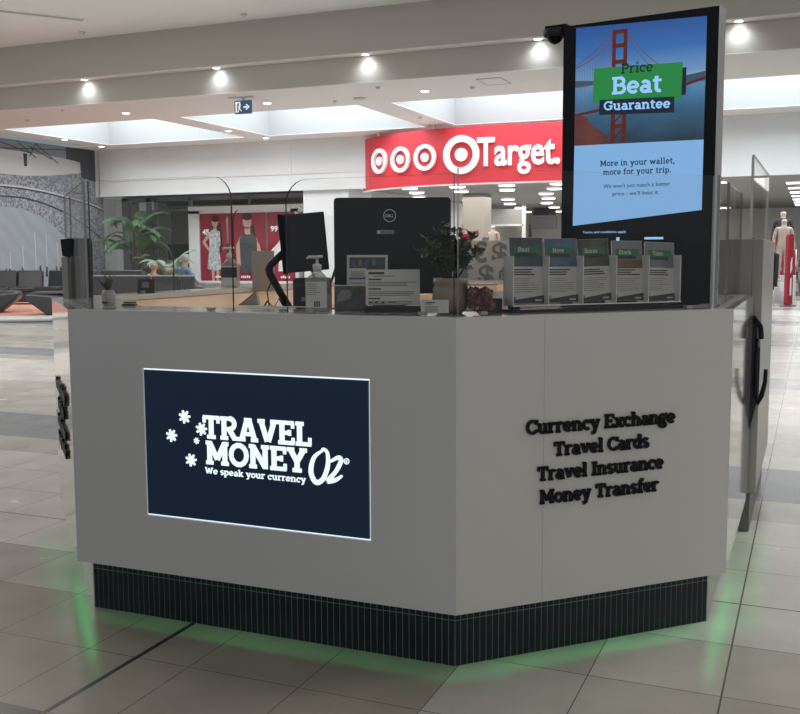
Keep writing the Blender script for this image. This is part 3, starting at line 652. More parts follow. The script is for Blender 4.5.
# red banner post
t = thing('security_gate', 'tall red and white wrapped security gate at the store entrance, far right', 'security gate', (-.60, 28.9, 0), .9)
b = MB(); b.prism(rrect(.22, 1.95, .10), (-.11, -.05, .02), (1, 0, 0), (0, 0, 1), (0, .1, 0)); b.build('panel', ['redcloth'], t)
b = MB(); b.prism([(-.02, .9), (.04, 1.0), (.03, 1.35), (-.03, 1.2)], (0, -.06, 0), (1, 0, 0), (0, 0, 1), (0, -.01, 0)); b.prism([(-.02, .3), (.04, .32), (.04, .8), (-.02, .75)], (0, -.06, 0), (1, 0, 0), (0, 0, 1), (0, -.01, 0)); b.build('white_stripe', ['whitecloth'], t)
b = MB(); b.box(-.2, .2, -.1, .1, 0, .04); b.build('foot', ['storedark'], t)

# ------------------------------------------------------------ FIGURES
def figure(name, label, cat, loc, rz, joints, edges, cols, hair=None, scale=1., group=None):
    """one continuous skinned body; cols = list of (material, test) painted by position"""
    t = thing(name, label, cat, loc, rz, group)
    me = bpy.data.meshes.new('body'); names = list(joints)
    me.from_pydata([Vector(joints[n][:3])*scale for n in names], [(names.index(a), names.index(c)) for a, c in edges], []); me.update()
    o = bpy.data.objects.new('body', me); C.objects.link(o)
    sk = o.modifiers.new('skin', 'SKIN'); sk.use_smooth_shade = True
    for i, n in enumerate(names):
        r = joints[n][3]*scale; r2_ = joints[n][4]*scale if len(joints[n]) > 4 else r
        me.skin_vertices[0].data[i].radius = (r, r2_)
        me.skin_vertices[0].data[i].use_root = (i == 0)
    sb = o.modifiers.new('sub', 'SUBSURF'); sb.levels = 2; sb.render_levels = 2
    dg = bpy.context.evaluated_depsgraph_get(); m2 = bpy.data.meshes.new_from_object(o.evaluated_get(dg)); bpy.data.objects.remove(o)
    m2.name = 'body'; m2.materials.clear()
    for k, _ in cols: m2.materials.append(M_[k])
    for p in m2.polygons:
        p.use_smooth = True; c = p.center/scale
        for i, (_, f) in enumerate(cols):
            if f(c): p.material_index = i; break
    ob = bpy.data.objects.new('body', m2); C.objects.link(ob); ob.parent = t
    if hair:
        h = Vector(joints['head'][:3])*scale; b = MB(); r = joints['head'][3]*scale
        b.ball(h+Vector((0, .25*r, .30*r)), (r*1.08, r*1.15, r*1.15), 0); b.build('hair', [hair], t)
        b = MB(); b.ball(h+Vector((0, -r*1.18, -.15*r)), (r*.13, r*.22, r*.22), 0, 8); b.build('nose', [cols[-1][0]], t)
    return t
E_ = [('pel', 'chest'), ('chest', 'neckb'), ('neckb', 'head'), ('chest', 'shl'), ('shl', 'ell'), ('ell', 'hal'), ('chest', 'shr'), ('shr', 'elr'), ('elr', 'har'),
      ('pel', 'hil'), ('hil', 'knl'), ('knl', 'anl'), ('anl', 'tol'), ('pel', 'hir'), ('hir', 'knr'), ('knr', 'anr'), ('anr', 'tor')]
def standing(**k):
    J = dict(pel=(0, 0, .98, .15, .11), chest=(0, 0, 1.32, .16, .11), neckb=(0, 0, 1.5, .055), head=(0, -.02, 1.66, .10, .11),
             shl=(.18, 0, 1.42, .06), ell=(.24, .02, 1.15, .045), hal=(.26, -.06, .88, .035), shr=(-.18, 0, 1.42, .06), elr=(-.24, .02, 1.15, .045), har=(-.26, -.06, .88, .035),
             hil=(.09, 0, .9, .10), knl=(.10, -.01, .5, .06), anl=(.10, .02, .08, .04), tol=(.10, -.14, .04, .035), hir=(-.09, 0, .9, .10), knr=(-.10, -.01, .5, .06), anr=(-.10, .02, .08, .04), tor=(-.10, -.14, .04, .035))
    J.update(k); return J
def sitting(**k):
    J = dict(pel=(0, 0, .55, .16, .13), chest=(0, .03, .92, .17, .12), neckb=(0, .02, 1.10, .055), head=(0, -.02, 1.25, .095, .11),
             shl=(.19, .03, 1.02, .06), ell=(.28, -.05, .80, .045), hal=(.2, -.25, .68, .035), shr=(-.19, .03, 1.02, .06), elr=(-.28, -.05, .80, .045), har=(-.2, -.25, .68, .035),
             hil=(.10, -.05, .54, .10), knl=(.12, -.45, .52, .065), anl=(.12, -.46, .09, .04), tol=(.12, -.6, .05, .035), hir=(-.10, -.05, .54, .10), knr=(-.12, -.45, .52, .065), anr=(-.12, -.46, .09, .04), tor=(-.12, -.6, .05, .035))
    J.update(k); return J
shirtf = lambda c: .62 < c.z < 1.09 and abs(c.x) < .42
man = figure('person', 'grey haired person in a blue shirt sitting with one arm along the sofa back', 'person', (-14.6, 20.95, .06), PI-.5,
             sitting(shr=(.19, .03, 1.02, .06), shl=(-.19, .03, 1.02, .06), elr=(.46, .10, .99, .045), har=(.78, .08, .98, .035), ell=(-.28, -.05, .80, .045), hal=(-.2, -.25, .68, .035),
                     hir=(.10, -.05, .54, .10), knr=(.12, -.45, .52, .065), anr=(.12, -.46, .09, .04), tor=(.12, -.6, .05, .035), hil=(-.10, -.05, .54, .10), knl=(-.12, -.45, .52, .065), anl=(-.12, -.46, .09, .04), tol=(-.12, -.6, .05, .035)), E_,
             [('pants', lambda c: c.z < .64), ('shirt', shirtf), ('skin', lambda c: True)], 'hairg', 1.04)
figure('person', 'fair haired child in a pink top whose head shows above the sofa back', 'person', (-15.9, 21.4, .02), PI-.2, sitting(), E_,
       [('pants', lambda c: c.z < .6), ('pink', lambda c: c.z < 1.08), ('skin', lambda c: True)], 'hairb', .90)
figure('person', 'person in a dark dress standing beyond the left shop glass', 'person', (-19.9, 32.4, 0), .3, standing(), E_, [('shirt', lambda c: .3 < c.z < 1.48), ('skin', lambda c: True)], 'haird', 1.)
figure('mannequin', 'pale mannequin in a beige top beside the column in the red-signed store', 'mannequin', (-10.33, 33.2, .75), -.2, standing(), E_, [('dkcloth', lambda c: c.z < 1.0), ('beige', lambda c: c.z < 1.48), ('mann', lambda c: True)], None, 1.02)
figure('mannequin', 'dark haired mannequin in a white top with a red bag beside the large monitor', 'mannequin', (-11.3, 32.4, .62), .2, standing(), E_, [('dkcloth', lambda c: c.z < 1.0), ('whitecloth', lambda c: c.z < 1.48), ('mann', lambda c: True)], 'haird', .98)
for x_, y_, h_, w_ in ((-10.33, 33.2, .75, 'beige topped mannequin'), (-11.3, 32.4, .62, 'dark haired mannequin')):
    t = thing('display_plinth', 'white block plinth under the %s' % w_, 'plinth', (x_, y_, 0)); b = MB(); b.box(-.35, .35, -.3, .3, 0, h_); b.build('block', ['plinth'], t, .01); b = MB(); b.box(-.30, .30, -.25, .25, -.0, .01); b.build('base', ['storedark'], t)
t = thing('shopping_bag', 'red patterned bag held by the dark haired mannequin', 'bag', (-11.02, 32.15, 1.80)); b = MB(); b.box(-.17, .17, -.06, .06, 0, .36); b.build('bag_body', ['redcloth'], t, .03)
b = MB(); b.tube([(-.12, 0, .36), (-.1, 0, .48), (0, 0, .52), (.1, 0, .48), (.12, 0, .36)], .02, 6); b.build('handle', ['redcloth'], t)
figure('mannequin', 'taller pale mannequin in a dark top at the right of the store entrance', 'mannequin', (-.85, 31.0, .80), 0, standing(), E_, [('dkcloth', lambda c: .95 < c.z < 1.48), ('redcloth', lambda c: .5 < c.z < .95), ('mann', lambda c: True)], None, 1.12)
figure('mannequin', 'shorter pale mannequin in a light dress at the right of the store entrance', 'mannequin', (-.80, 30.2, .62), .2, standing(), E_, [('beige', lambda c: .6 < c.z < 1.40), ('mann', lambda c: True)], None, 1.08)
t = thing('display_plinth', 'tall white plinth under the taller mannequin', 'plinth', (-.85, 31.0, 0)); b = MB(); b.box(-.4, .4, -.25, .3, 0, .80); b.build('block', ['plinth'], t, .01)
t = thing('display_plinth', 'round white plinth under the shorter mannequin', 'plinth', (-.8, 30.2, 0)); b = MB(); b.lathe([(.3, 0), (.3, .62)], n=24); b.build('plate', ['plinth'], t)

# ------------------------------------------------------------ SEATING ISLAND AND PLANTS
t = thing('seating_platform', 'round white rimmed platform with salmon carpet under the sofas', 'platform', (-18.45, 21.0, 0))
b = MB(); b.lathe([(4.4, 0), (4.45, .04), (4.45, .1), (4.38, .14)], n=72); b.build('rim', ['plinth'], t)
b = MB(); b.lathe([(4.15, .14), (4.15, .15)], n=72); b.build('carpet', ['rug'], t)
def sofa_seg(loc, rz, w, label, back=True, group='black leather sofas on the round platform', h=.84, arm=False):
    t = thing('sofa', label, 'sofa', loc, rz, group)
    b = MB(); b.box(-w/2, w/2, -.38, .32, .06, .34); b.build('base', ['leath'], t, .03)
    n = max(1, round(w/.85)); k = w/n
    for i in range(n):
        b = MB(); b.box(-w/2+i*k+.01, -w/2+(i+1)*k-.01, -.42, .28, .34, .48); b.build('seat_cushion', ['leath'], t, .05, 3)
        if back:
            b = MB(); T = Matrix.Translation((0, .28, .36)) @ Matrix.Rotation(-.2, 4, 'X')
            b.box(-w/2+i*k+.012, -w/2+(i+1)*k-.012, 0, .16, 0, h-.36, 0, T); b.build('back_cushion', ['leath'], t, .045, 3)
    b = MB()
    for sx in (-1, 1):
        for sy in (-.3, .25): b.box(sx*(w/2-.08)-.03, sx*(w/2-.08)+.03, sy-.03, sy+.03, 0, .07)
    b.build('feet', ['chrome'], t)
    return t
pz = .15
sofa_seg((-20.55, 21.25, pz), .45, 1.45, 'black leather sofa at the far left edge, facing the camera', h=.94)
sofa_seg((-19.15, 21.75, pz), .22, 1.45, 'black leather sofa in the middle of the left row, right of another', h=.94)
sofa_seg((-17.7, 21.95, pz), .0, 1.45, 'black leather sofa behind the black display stand', h=.94)
def wedge(loc, rz, label):
    t = thing('armchair', label, 'armchair', loc, rz)
    b = MB(); b.prism([(-.10, 0), (.42, 0), (.45, .36), (.2, .44), (-.50, .50), (-.58, .42), (-.5, .30)], (0, -.4, 0), (1, 0, 0), (0, 0, 1), (0, .8, 0)); b.build('shell', ['leath'], t, .06, 3)
    b = MB(); b.box(-.45, .3, -.32, .32, .46, .52); b.build('seat_cushion', ['leath'], t, .05, 3)
wedge((-16.05, 17.85, pz), .5, 'black wedge shaped armchair right beside the kiosk corner')
wedge((-17.9, 17.95, pz), PI+.6, 'black wedge shaped armchair cut off by the left edge')
# sofa run whose dark backs face the camera, beyond the kiosk
x0, y0, x1, y1 = -17.1, 19.56, -13.7, 20.05
run = [(.0, 'leftmost'), (.33, 'second from left'), (.66, 'third from left'), (.88, 'rightmost')]
for i, (f, w) in enumerate(run):
    ff = (f+(run[i+1][0] if i < 3 else 1.0))/2; L_ = (((run[i+1][0] if i < 3 else 1.0)-f))*3.2
    t = thing('sofa', 'dark sofa back with light top edge beyond the kiosk, %s of four' % w, 'sofa', (x0+(x1-x0)*ff, y0+(y1-y0)*ff, 0), .14, 'sofa backs beyond the kiosk')
    b = MB(); b.box(-L_/2+.01, L_/2-.01, -.06, .06, .1, .97); b.build('backrest', ['leath'], t, .02)
    b = MB(); b.box(-L_/2+.01, L_/2-.01, -.07, .07, .97, 1.0); b.build('top_trim', ['metal'], t)
    b = MB(); b.box(-L_/2+.01, L_/2-.01, .06, .8, .14, .50); b.build('seat', ['leath'], t, .04)
def palm(loc, label, h, nf, L, matn, seed, potr=.28, cat='plant', spread=1.):
    rnd = random.Random(seed); t = thing('potted_palm', label, cat, loc)
    b = MB(); b.lathe([(potr*.75, 0), (potr, .5), (potr*1.05, .55), (potr*.93, .55), (potr*.9, .48)], n=24); b.build('pot', ['black'], t)
    b = MB(); b.lathe([(potr*.9, .49), (.01, .5)], n=20, cap=False); b.build('soil', ['soil'], t)
    b = MB()
    for k in range(5): a = k*1.3; b.tube([(.08*math.cos(a), .08*math.sin(a), .45), (.14*math.cos(a), .14*math.sin(a), h*.45), (.2*math.cos(a), .2*math.sin(a), h*.62)], [.03, .022, .012], 6)
    b.build('stem', ['bark'], t)
    for k in range(nf):
        b = MB(); az = 2*PI*k/nf*2.4+rnd.uniform(-.3, .3); ln = L*rnd.uniform(.75, 1.1); el = rnd.uniform(.5, 1.35); droop = rnd.uniform(.9, 1.9)*spread
        z0 = h*rnd.uniform(.35, .62); P = []; p = Vector((.15*math.cos(az), .15*math.sin(az), z0)); N = 14
        for i in range(N+1):
            P.append(p.copy()); e = el-droop*(i/N)**1.3; p = p+Vector((math.cos(az)*math.cos(e), math.sin(az)*math.cos(e), math.sin(e)))*ln/N
        b.tube(P, [.012*(1-i/N*.8) for i in range(N+1)], 5)
        side = Vector((-math.sin(az), math.cos(az), 0))
        for i in range(3, N+1):
            for s in (-1, 1):
                q = P[i]; d = (P[i]-P[i-1]).normalized(); l = ln*.32*(1-abs(i/N-.55)*.9)*rnd.uniform(.8, 1.1)
                tip = q+side*s*l*.75+d*l*.55+Vector((0, 0, -l*.35)); w = d*.034
                b.add([q-w, q+w, tip], [(0, 1, 2)]); b.add([q-w*.2, q+w*1.8, tip+d*.05], [(0, 1, 2)])
        b.build('frond', [matn], t)
    return t
palm((-21.7, 28.2, 0), 'tall green potted palm in a black pot before the left shop glass', 4.0, 34, 1.25, 'leaf', 3, spread=1.2)
palm((-19.6, 27.2, 0), 'short pale leaved potted plant behind the seated grey haired person', 1.7, 22, .85, 'leafp', 5, .25)
palm((-20.75, 28.35, 0), 'bushy dark green potted palm between the tall palm and the pale plant', 2.0, 14, .8, 'leaf', 8, .25)

# ------------------------------------------------------------ THE KIOSK
HT = 1.278; HB = .215
OUT = [(-2.82, 3.21), (-1.13, 3.21), (-.28, 4.06), (-.28, 5.47), (-.28, 7.8), (-3.65, 7.8), (-3.65, 4.04)]
K = thing('kiosk_counter', 'large white angled currency exchange kiosk counter with black tiled base', 'counter', (0, 0, 0))
def face_frame(p, q):
    p, q = Vector((*p, 0)), Vector((*q, 0)); X = (q-p).normalized(); N = Vector((X.y, -X.x, 0)); return p, X, N, (q-p).length
def panel(p, q, m, name, z0=HB, z1=HT, th=.03, label=None):
    O, X, N, L = face_frame(p, q); b = MB(); b.prism([(0, z0), (L, z0), (L, z1), (0, z1)], O, X, (0, 0, 1), -N*th)
    o = b.build(name, [m], K)
    if label: o['label'] = label
    return o
# F1 with a rectangular opening for the light box
O1, X1, N1, L1 = face_frame(OUT[0], OUT[1])
lx0, lx1, lz0, lz1 = -2.457+2.82, -1.460+2.82, .450, 1.050
b = MB()
for q in ((0, lx0, HB, HT), (lx1, L1, HB, HT), (lx0, lx1, HB, lz0), (lx0, lx1, lz1, HT)): b.prism([(q[0], q[2]), (q[1], q[2]), (q[1], q[3]), (q[0], q[3])], O1, X1, (0, 0, 1), -N1*.03)
b.build('front_panel', ['lam'], K)
O2, X2, N2, L2 = face_frame(OUT[1], OUT[2])
panel(OUT[1], OUT[2], 'lam', 'front_panel')
b = MB()
b.prism([(.352, HB), (.3525, HB), (.3525, HT), (.352, HT)], O2, X2, (0, 0, 1), N2*.0006); b.build('panel_joint', ['grout'], K)
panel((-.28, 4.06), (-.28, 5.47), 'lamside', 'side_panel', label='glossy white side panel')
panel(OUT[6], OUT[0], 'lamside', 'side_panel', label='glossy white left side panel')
panel((-3.65, 7.8), (-3.65, 4.04), 'lam', 'side_panel')
panel((-1.6, 7.8), (-3.65, 7.8), 'lam', 'back_panel')
# inner linings
panel((-2.70, 3.55), (-3.30, 4.15), 'gate', 'inner_panel', .05, HT-.04); 
# plinth and tiles
KO = [(-3.58, 4.06), (-2.79, 3.263), (-1.152, 3.263), (-.345, 4.07), (-.345, 5.40)]
b = MB()
for i in range(4):
    O, X, N, L = face_frame(KO[i], KO[i+1]); b.prism([(0, 0), (L, 0), (L, HB+.08), (0, HB+.08)], O-N*.006, X, (0, 0, 1), -N*.04)
b.build('plinth', ['grout'], K)
b = MB()
for i in (1, 2):
    O, X, N, L = face_frame(KO[i], KO[i+1]); n = round(L/.0262); k = L/n
    for j in range(n):
        for z0, z1 in ((.0, .1705), (.1725, HB+.015)):
            b.prism([(j*k+.0013, z0+.001), ((j+1)*k-.0013, z0+.001), ((j+1)*k-.0013, z1), (j*k+.0013, z1)], O-N*.006, X, (0, 0, 1), N*.0012)
b.build('plinth_tiles', ['tile'], K)
b = MB()
for i in (0, 3):
    b = MB(); O, X, N, L = face_frame(KO[i], KO[i+1]); b.prism([(0, 0), (L, 0), (L, HB+.01), (0, HB+.01)], O-N*.006, X, (0, 0, 1), N*.004)
    b.build('plinth_cover', ['metal'], K)
# LED strip under the overhang
b = MB()
for i, w in ((0, .004), (1, .006), (2, .010), (3, .003)):
    O, X, N, L = face_frame(KO[i], KO[i+1]); O = O-N*.004
    b.prism([(0.02, 0), (L-.02, 0), (L-.02, w), (0.02, w)], O+Vector((0, 0, HB+.045)), X, N, Vector((0, 0, .008)))
b.build('led_strip', ['led'], K)
b = MB()
O, X, N, L = face_frame(KO[1], KO[2]); 
# top slab (ring)
INN = [(-2.70, 3.50), (-1.25, 3.50), (-.50, 4.25), (-.50, 5.47)]
b = MB(); z0, z1 = HT-.03, HT
I0, I1, I2, I3, I6 = (-2.807, 3.241), (-1.143, 3.241), (-.311, 4.073), (-.311, 5.47), (-3.619, 4.053)
for a, c, d, e in ((I0, I1, (-1.25, 3.52), (-2.69, 3.52)), (I1, I2, (-.44, 4.32), (-1.25, 3.52)), (I2, I3, (-.44, 5.47), (-.44, 4.32)),
                   (I6, I0, (-2.69, 3.52), (-3.48, 4.31)), ((-3.619, 7.77), I6, (-3.48, 4.31), (-3.48, 7.77))):
    b.zprism([a, c, d, e], z0, z1)
b.build('countertop', ['top'], K)
b = MB(); b.zprism([(-3.48, 4.31), (-2.69, 3.52), (-2.1, 3.52), (-2.1, 4.25), (-2.2, 4.25), (-2.2, 7.6), (-3.48, 7.6)], 1.21, 1.245)
b.build('timber_worktop', ['timber'], K)
b = MB(); b.zprism([(-2.1, 3.52), (-1.25, 3.52), (-1.0, 3.77), (-1.0, 4.25), (-2.1, 4.25)], 1.21, 1.245); b.build('worktop', ['rubber'], K)
b = MB(); b.box(-3.62, -1.65, 7.6, 7.8, HT-.16, HT); b.build('back_ledge', ['top'], K)
b = MB(); b.box(-2.25, -2.2, 4.3, 7.5, .0, 1.21); b.box(-1.6, -1.0, 4.2, 4.25, 0, 1.21); b.build('worktop_support', ['gate'], K)
# light box
b = MB(); d = -N1*.012
b.prism([(lx0+.007, lz0+.007), (lx1-.007, lz0+.007), (lx1-.007, lz1-.007), (lx0+.007, lz1-.007)], O1-N1*.002, X1, (0, 0, 1), -N1*.02)
LB = b.build('light_box', ['navy'], K); LB['label'] = 'backlit navy sign panel'
b = MB(); b.prism([(lx0, lz0), (lx1, lz0), (lx1, lz1), (lx0, lz1)], O1-N1*.012, X1, (0, 0, 1), -N1*.015); b.build('lit_rim', ['rim'], LB)
def on1(x, z): return Vector((x, 3.21+.002, z))
ex = Vector((0, -.003, 0)); b = MB()
slab(b, 'TRAVEL', on1(-2.178, .786), (1, 0, 0), (0, 0, 1), .480, .089, ex, 1.65, 1.2, track=.0)
b.build('lit_lettering', ['glow'], LB); b = MB()
slab(b, 'MONEY', on1(-2.168, .684), (1, 0, 0), (0, 0, 1), .448, .091, ex, 1.65, 1.2, track=.0)
b.build('lit_lettering', ['glow'], LB); b = MB()
slab(b, 'We speak your currency', on1(-2.172, .645), (1, 0, 0), (0, 0, 1), .446, .0255, ex, 1.25, .8, track=.2)
b.build('lit_lettering', ['glow'], LB)
def star(cx, cz, r):
    b = MB()
    for k in range(7):
        a = 2*PI*k/7+.1; w = .27
        b.prism([(cx, cz), (cx+r*.62*math.cos(a-w*1.3), cz+r*.62*math.sin(a-w*1.3)), (cx+r*math.cos(a-w*.55), cz+r*math.sin(a-w*.55)), (cx+r*math.cos(a+w*.55), cz+r*math.sin(a+w*.55)), (cx+r*.62*math.cos(a+w*1.3), cz+r*.62*math.sin(a+w*1.3))], (0, 3.212, 0), (1, 0, 0), (0, 0, 1), ex)
    b.prism(circ(cx, cz, r*.42, n=14), (0, 3.2125, 0), (1, 0, 0), (0, 0, 1), ex)
    b.build('lit_star', ['glow'], LB)
for x, z, r in ((-2.261, .864, .027), (-2.184, .820, .026), (-2.325, .785, .026), (-2.236, .693, .026), (-2.208, .772, .013)): star(x, z, r)
b = MB()
def brush(pts, ws, N=10):
    P = []
    for i in range(len(pts)-1):
        p0, p1, p2, p3 = pts[max(i-1, 0)], pts[i], pts[i+1], pts[min(i+2, len(pts)-1)]
        for k in range(N):
            t_ = k/N; P.append(tuple(.5*((2*p1[j])+(-p0[j]+p2[j])*t_+(2*p0[j]-5*p1[j]+4*p2[j]-p3[j])*t_*t_+(-p0[j]+3*p1[j]-3*p2[j]+p3[j])*t_**3) for j in (0, 1))+(ws[i]*(1-t_)+ws[i+1]*t_,))
    P.append((*pts[-1], ws[-1]))
    for i in range(len(P)-1):
        (xa, za, wa), (xb, zb, wb) = P[i], P[i+1]; dx, dz = xb-xa, zb-za; l = math.hypot(dx, dz) or 1; nx, nz = -dz/l, dx/l
        b.prism([(xa+nx*wa, za+nz*wa), (xa-nx*wa, za-nz*wa), (xb-nx*wb, zb-nz*wb), (xb+nx*wb, zb+nz*wb)], (0, 3.212, 0), (1, 0, 0), (0, 0, 1), ex)
brush([(-1.648, .778), (-1.690, .745), (-1.704, .690), (-1.685, .652), (-1.655, .665), (-1.634, .715), (-1.634, .765), (-1.652, .780), (-1.662, .765)], [.004, .008, .010, .010, .009, .009, .007, .005, .003])
brush([(-1.622, .735), (-1.590, .752), (-1.578, .742), (-1.600, .700), (-1.632, .664), (-1.628, .660), (-1.600, .668), (-1.574, .686)], [.005, .008, .009, .008, .009, .009, .008, .004])
b.build('lit_script', ['glow'], LB); b = MB()
ring(b, -1.556, .741, .0085, .0115, (0, 3.212, 0), (1, 0, 0), (0, 0, 1), ex, n=16)
slab(b, 'R', on1(-1.5605, .7355), (1, 0, 0), (0, 0, 1), .009, .011, ex, 1.3, 1.)
b.build('registered_mark', ['glow'], LB)
# raised lettering on the right front face, and the same list on the left side panel
lines = [('Currency Exchange', .277, .930, .848), ('Travel Cards', .393, .812, .7605), ('Travel Insurance', .325, .880, .6735), ('Money Transfer', .335, .860, .587)]
for tx, s0, s1, z in lines:
    b = MB(); slab(b, tx, O2+X2*s0+Vector((0, 0, z))+N2*.001, X2, (0, 0, 1), s1-s0, .052, N2*.008, 1.7, 1.25, track=.05); b.build('raised_lettering', ['letter'], K)
O3, X3, N3, L3 = face_frame(OUT[6], OUT[0])
for tx, s0, s1, z in lines:
    b = MB(); slab(b, tx, O3+X3*(s0-.02)+Vector((0, 0, z))+N3*.001, X3, (0, 0, 1), s1-s0, .052, N3*.010, 1.75, 1.3, track=.05); b.build('raised_lettering', ['letter'], K)

# tall grey end cabinet of the kiosk (gate) with the black bracket
t = thing('kiosk_gate', 'tall grey end cabinet standing behind the right end of the kiosk counter', 'cabinet', (-.24, 5.48, 0))
b = MB(); b.box(-.245, -.055, 0, 1.5, .215, 1.565); b.build('cabinet_body', ['gate'], t, .004)
b = MB(); b.box(-.055, 0, 0.0, 1.5, .215, 1.565); b.build('cabinet_edge', ['gate'], t, .004)
b = MB(); b.box(-.22, -.03, .02, 1.45, 0, .215); b.build('base', ['storedark'], t)
t = thing('cabinet_panel', 'narrow grey panel with a slanted edge left of the tall grey cabinet', 'panel', (-.64, 5.5, 0))
b = MB(); b.prism([(-.04, 0), (.125, 0), (.125, 1.562), (.01, 1.562), (-.03, 1.27)], (0, 0, 0), (1, 0, 0), (0, 0, 1), (0, .03, 0)); b.build('board', ['top'], t, .003)
b = MB(); b.box(-.1, .14, -.1, .12, 0, .03); b.build('foot', ['gate'], t)
t = thing('wall_bracket', 'black curved holder with a hook fixed low on the grey cabinet edge', 'bracket', (-.27, 5.44, .80))
b = MB(); b.prism([(-.03, -.24), (-.01, -.24), (.02, -.1), (.012, .33), (-.03, .36)], (0, 0, 0), (1, 0, 0), (0, 0, 1), (0, .04, 0)); b.build('back_plate', ['rubber'], t, .004)
b = MB(); b.tube([(-.01, .0, .36), (.01, -.01, .345), (.03, -.01, .31), (.035, 0, .25)], .014, 8); b.tube([(.015, 0, .25), (.012, 0, .1), (.015, 0, -.05), (.03, 0, -.09), (.045, 0, -.05), (.06, 0, 0.02), (.062, 0, .09)], [.009, .01, .013, .016, .013, .011, .010], 8); b.build('hook', ['blackgloss'], t)
b = MB(); b.box(-.02, .03, .03, .045, -.1, .2); b.build('mount', ['black'], t)

# ------------------------------------------------------------ GLASS SCREENS
def screen(label, p, q, ztop, corners=(0, 0, 0, 0), r=.09, z0=HT, thick=.01, clips=(), edge='edge'):
    O, X, N, L = face_frame(p, q); t = thing('glass_screen', label, 'glass screen', (p[0], p[1], z0), math.atan2(X.y, X.x), 'clear sneeze guard panes on the kiosk')
    b = MB(); b.prism(rrect(L, ztop-z0-.001, r, 6, corners), (0, 0, .001), (1, 0, 0), (0, 0, 1), (0, thick, 0), 0, 1); b.build('pane', ['pane', edge], t)
    for x in clips:
        b = MB(); b.box(x-.014, x+.014, -.007, thick+.007, .0015, .014); b.build('clip', ['edge'], t, .002)
    return t
screen('clear pane with one rounded corner on the kiosk front, above the left end', (-2.755, 3.28), (-2.072, 3.28), 1.80, (0, 0, 1, 0), clips=(.1, .58), edge='edged')
screen('clear pane with one rounded corner on the kiosk front, before the large monitor', (-1.833, 3.28), (-1.165, 3.28), 1.775, (0, 0, 0, 1), clips=(.1, .55), edge='edged')
screen('long clear pane before the leaflet rack', (-1.150, 3.29), (-.366, 4.074), 1.795, clips=(.1, 1.0))
screen('clear pane along the right side of the kiosk, nearer half', (-.35, 4.12), (-.35, 4.60), 1.80, clips=(.1,))
screen('clear pane along the right side of the kiosk, farther half', (-.35, 4.63), (-.35, 5.46), 1.80, clips=(.4,))
screen('tall clear pane standing on the grey end cabinet', (-.30, 5.50), (-.285, 6.96), 2.0, z0=1.566, thick=.014, clips=(.2,), edge='edgel')
screen('clear pane on the angled left corner of the kiosk', (-3.60, 4.10), (-2.775, 3.275), 1.80, clips=(.15, 1.0))
screen('clear pane on the far left side of the kiosk, nearer of two', (-3.59, 5.02), (-3.59, 4.13), 1.80, (0, 0, 0, 1), clips=(.3,), edge='edged')
screen('clear pane on the far left side of the kiosk, farther of two', (-3.59, 7.7), (-3.59, 5.7), 1.80, (0, 0, 1, 0), clips=(.3,), edge='edged')

# ------------------------------------------------------------ TALL DISPLAY SCREEN (totem)
TL, TR = Vector((-1.09, 4.56, 0)), Vector((-.40, 4.44, 0)); TX = (TR-TL).normalized(); TW = (TR-TL).length
T_ = thing('display_totem', 'tall black digital display showing a price guarantee advert', 'display', TL, math.atan2(TX.y, TX.x))
b = MB(); b.box(0, TW, 0, .085, .86, 2.525); b.build('housing', ['blackgloss'], T_, .004)
b = MB(); b.box(TW-.012, TW+.004, .002, .09, .86, 2.527); b.build('side_trim', ['metal'], T_)
b = MB(); b.box(.06, TW-.06, .09, .13, .9, 2.4); b.box(.28, .42, .02, .12, .03, .86); b.build('back_box', ['rubber'], T_)
b = MB(); b.box(.05, .65, -.05, .35, 0, .03); b.build('foot', ['rubber'], T_, .005)
sx0, sx1 = .063, .650
m_sky = gradient_screen('screen_sky', 2, 2.20, 2.50, [(0, (.42, .47, .52)), (.25, (.13, .27, .48)), (.6, (.03, .13, .38)), (1, (.012, .07, .26))], .75)
m_sea = gradient_screen('screen_sea', 2, 1.97, 2.24, [(0, (.008, .02, .035)), (.5, (.02, .07, .13)), (.85, (.04, .13, .25)), (1, (.07, .18, .30))], 1., 8)
m_hill = emis('screen_hill', (.03, .06, .09), 1.); m_rust = emis('screen_rust', (.10, .016, .011), .75); m_rustd = gradient_screen('screen_rust_rock', 0, 0, .3, [(0, (.05, .018, .016)), (.5, (.11, .028, .022)), (1, (.03, .012, .012))], .8, 60)
m_lb = emis('screen_pale_blue', (.205, .41, .70), .76); m_gr = emis('screen_green', (.018, .20, .05), .8); m_dk = emis('screen_dark', (.008, .012, .022), 1.); m_txt = emis('screen_pale_text', (.27, .52, .85), .85)
m_cable = emis('screen_cable', (.10, .05, .06), 1.)
ly = -.0006
def lay(b, pts, k, mi=0): b.prism(pts, (0, -.0008-.0009*k, 0), (1, 0, 0), (0, 0, 1), (0, -.0008, 0), mi)
b = MB(); lay(b, [(sx0, 2.2), (sx1, 2.2), (sx1, 2.488), (sx0, 2.510)], 0); SC = b.build('screen_picture', [m_sky], T_); SC['label'] = 'glowing picture of a red suspension bridge'
b = MB(); lay(b, [(sx0, 1.98), (sx1, 1.975), (sx1, 2.235), (.5, 2.225), (sx0, 2.25)], 1); b.build('sea', [m_sea], SC)
b = MB(); lay(b, [(sx0, 2.245), (sx0, 2.275), (.15, 2.268), (.2, 2.25)], 2); b.build('hill', [m_hill], SC); b = MB(); lay(b, [(.5, 2.225), (.55, 2.25), (.62, 2.258), (sx1, 2.262), (sx1, 2.222)], 2); b.build('hill', [m_hill], SC)
b = MB()
for x in (.245, .297):
    lay(b, [(x-.010, 1.985), (x+.010, 1.985), (x+.008, 2.478), (x-.008, 2.478)], 4)
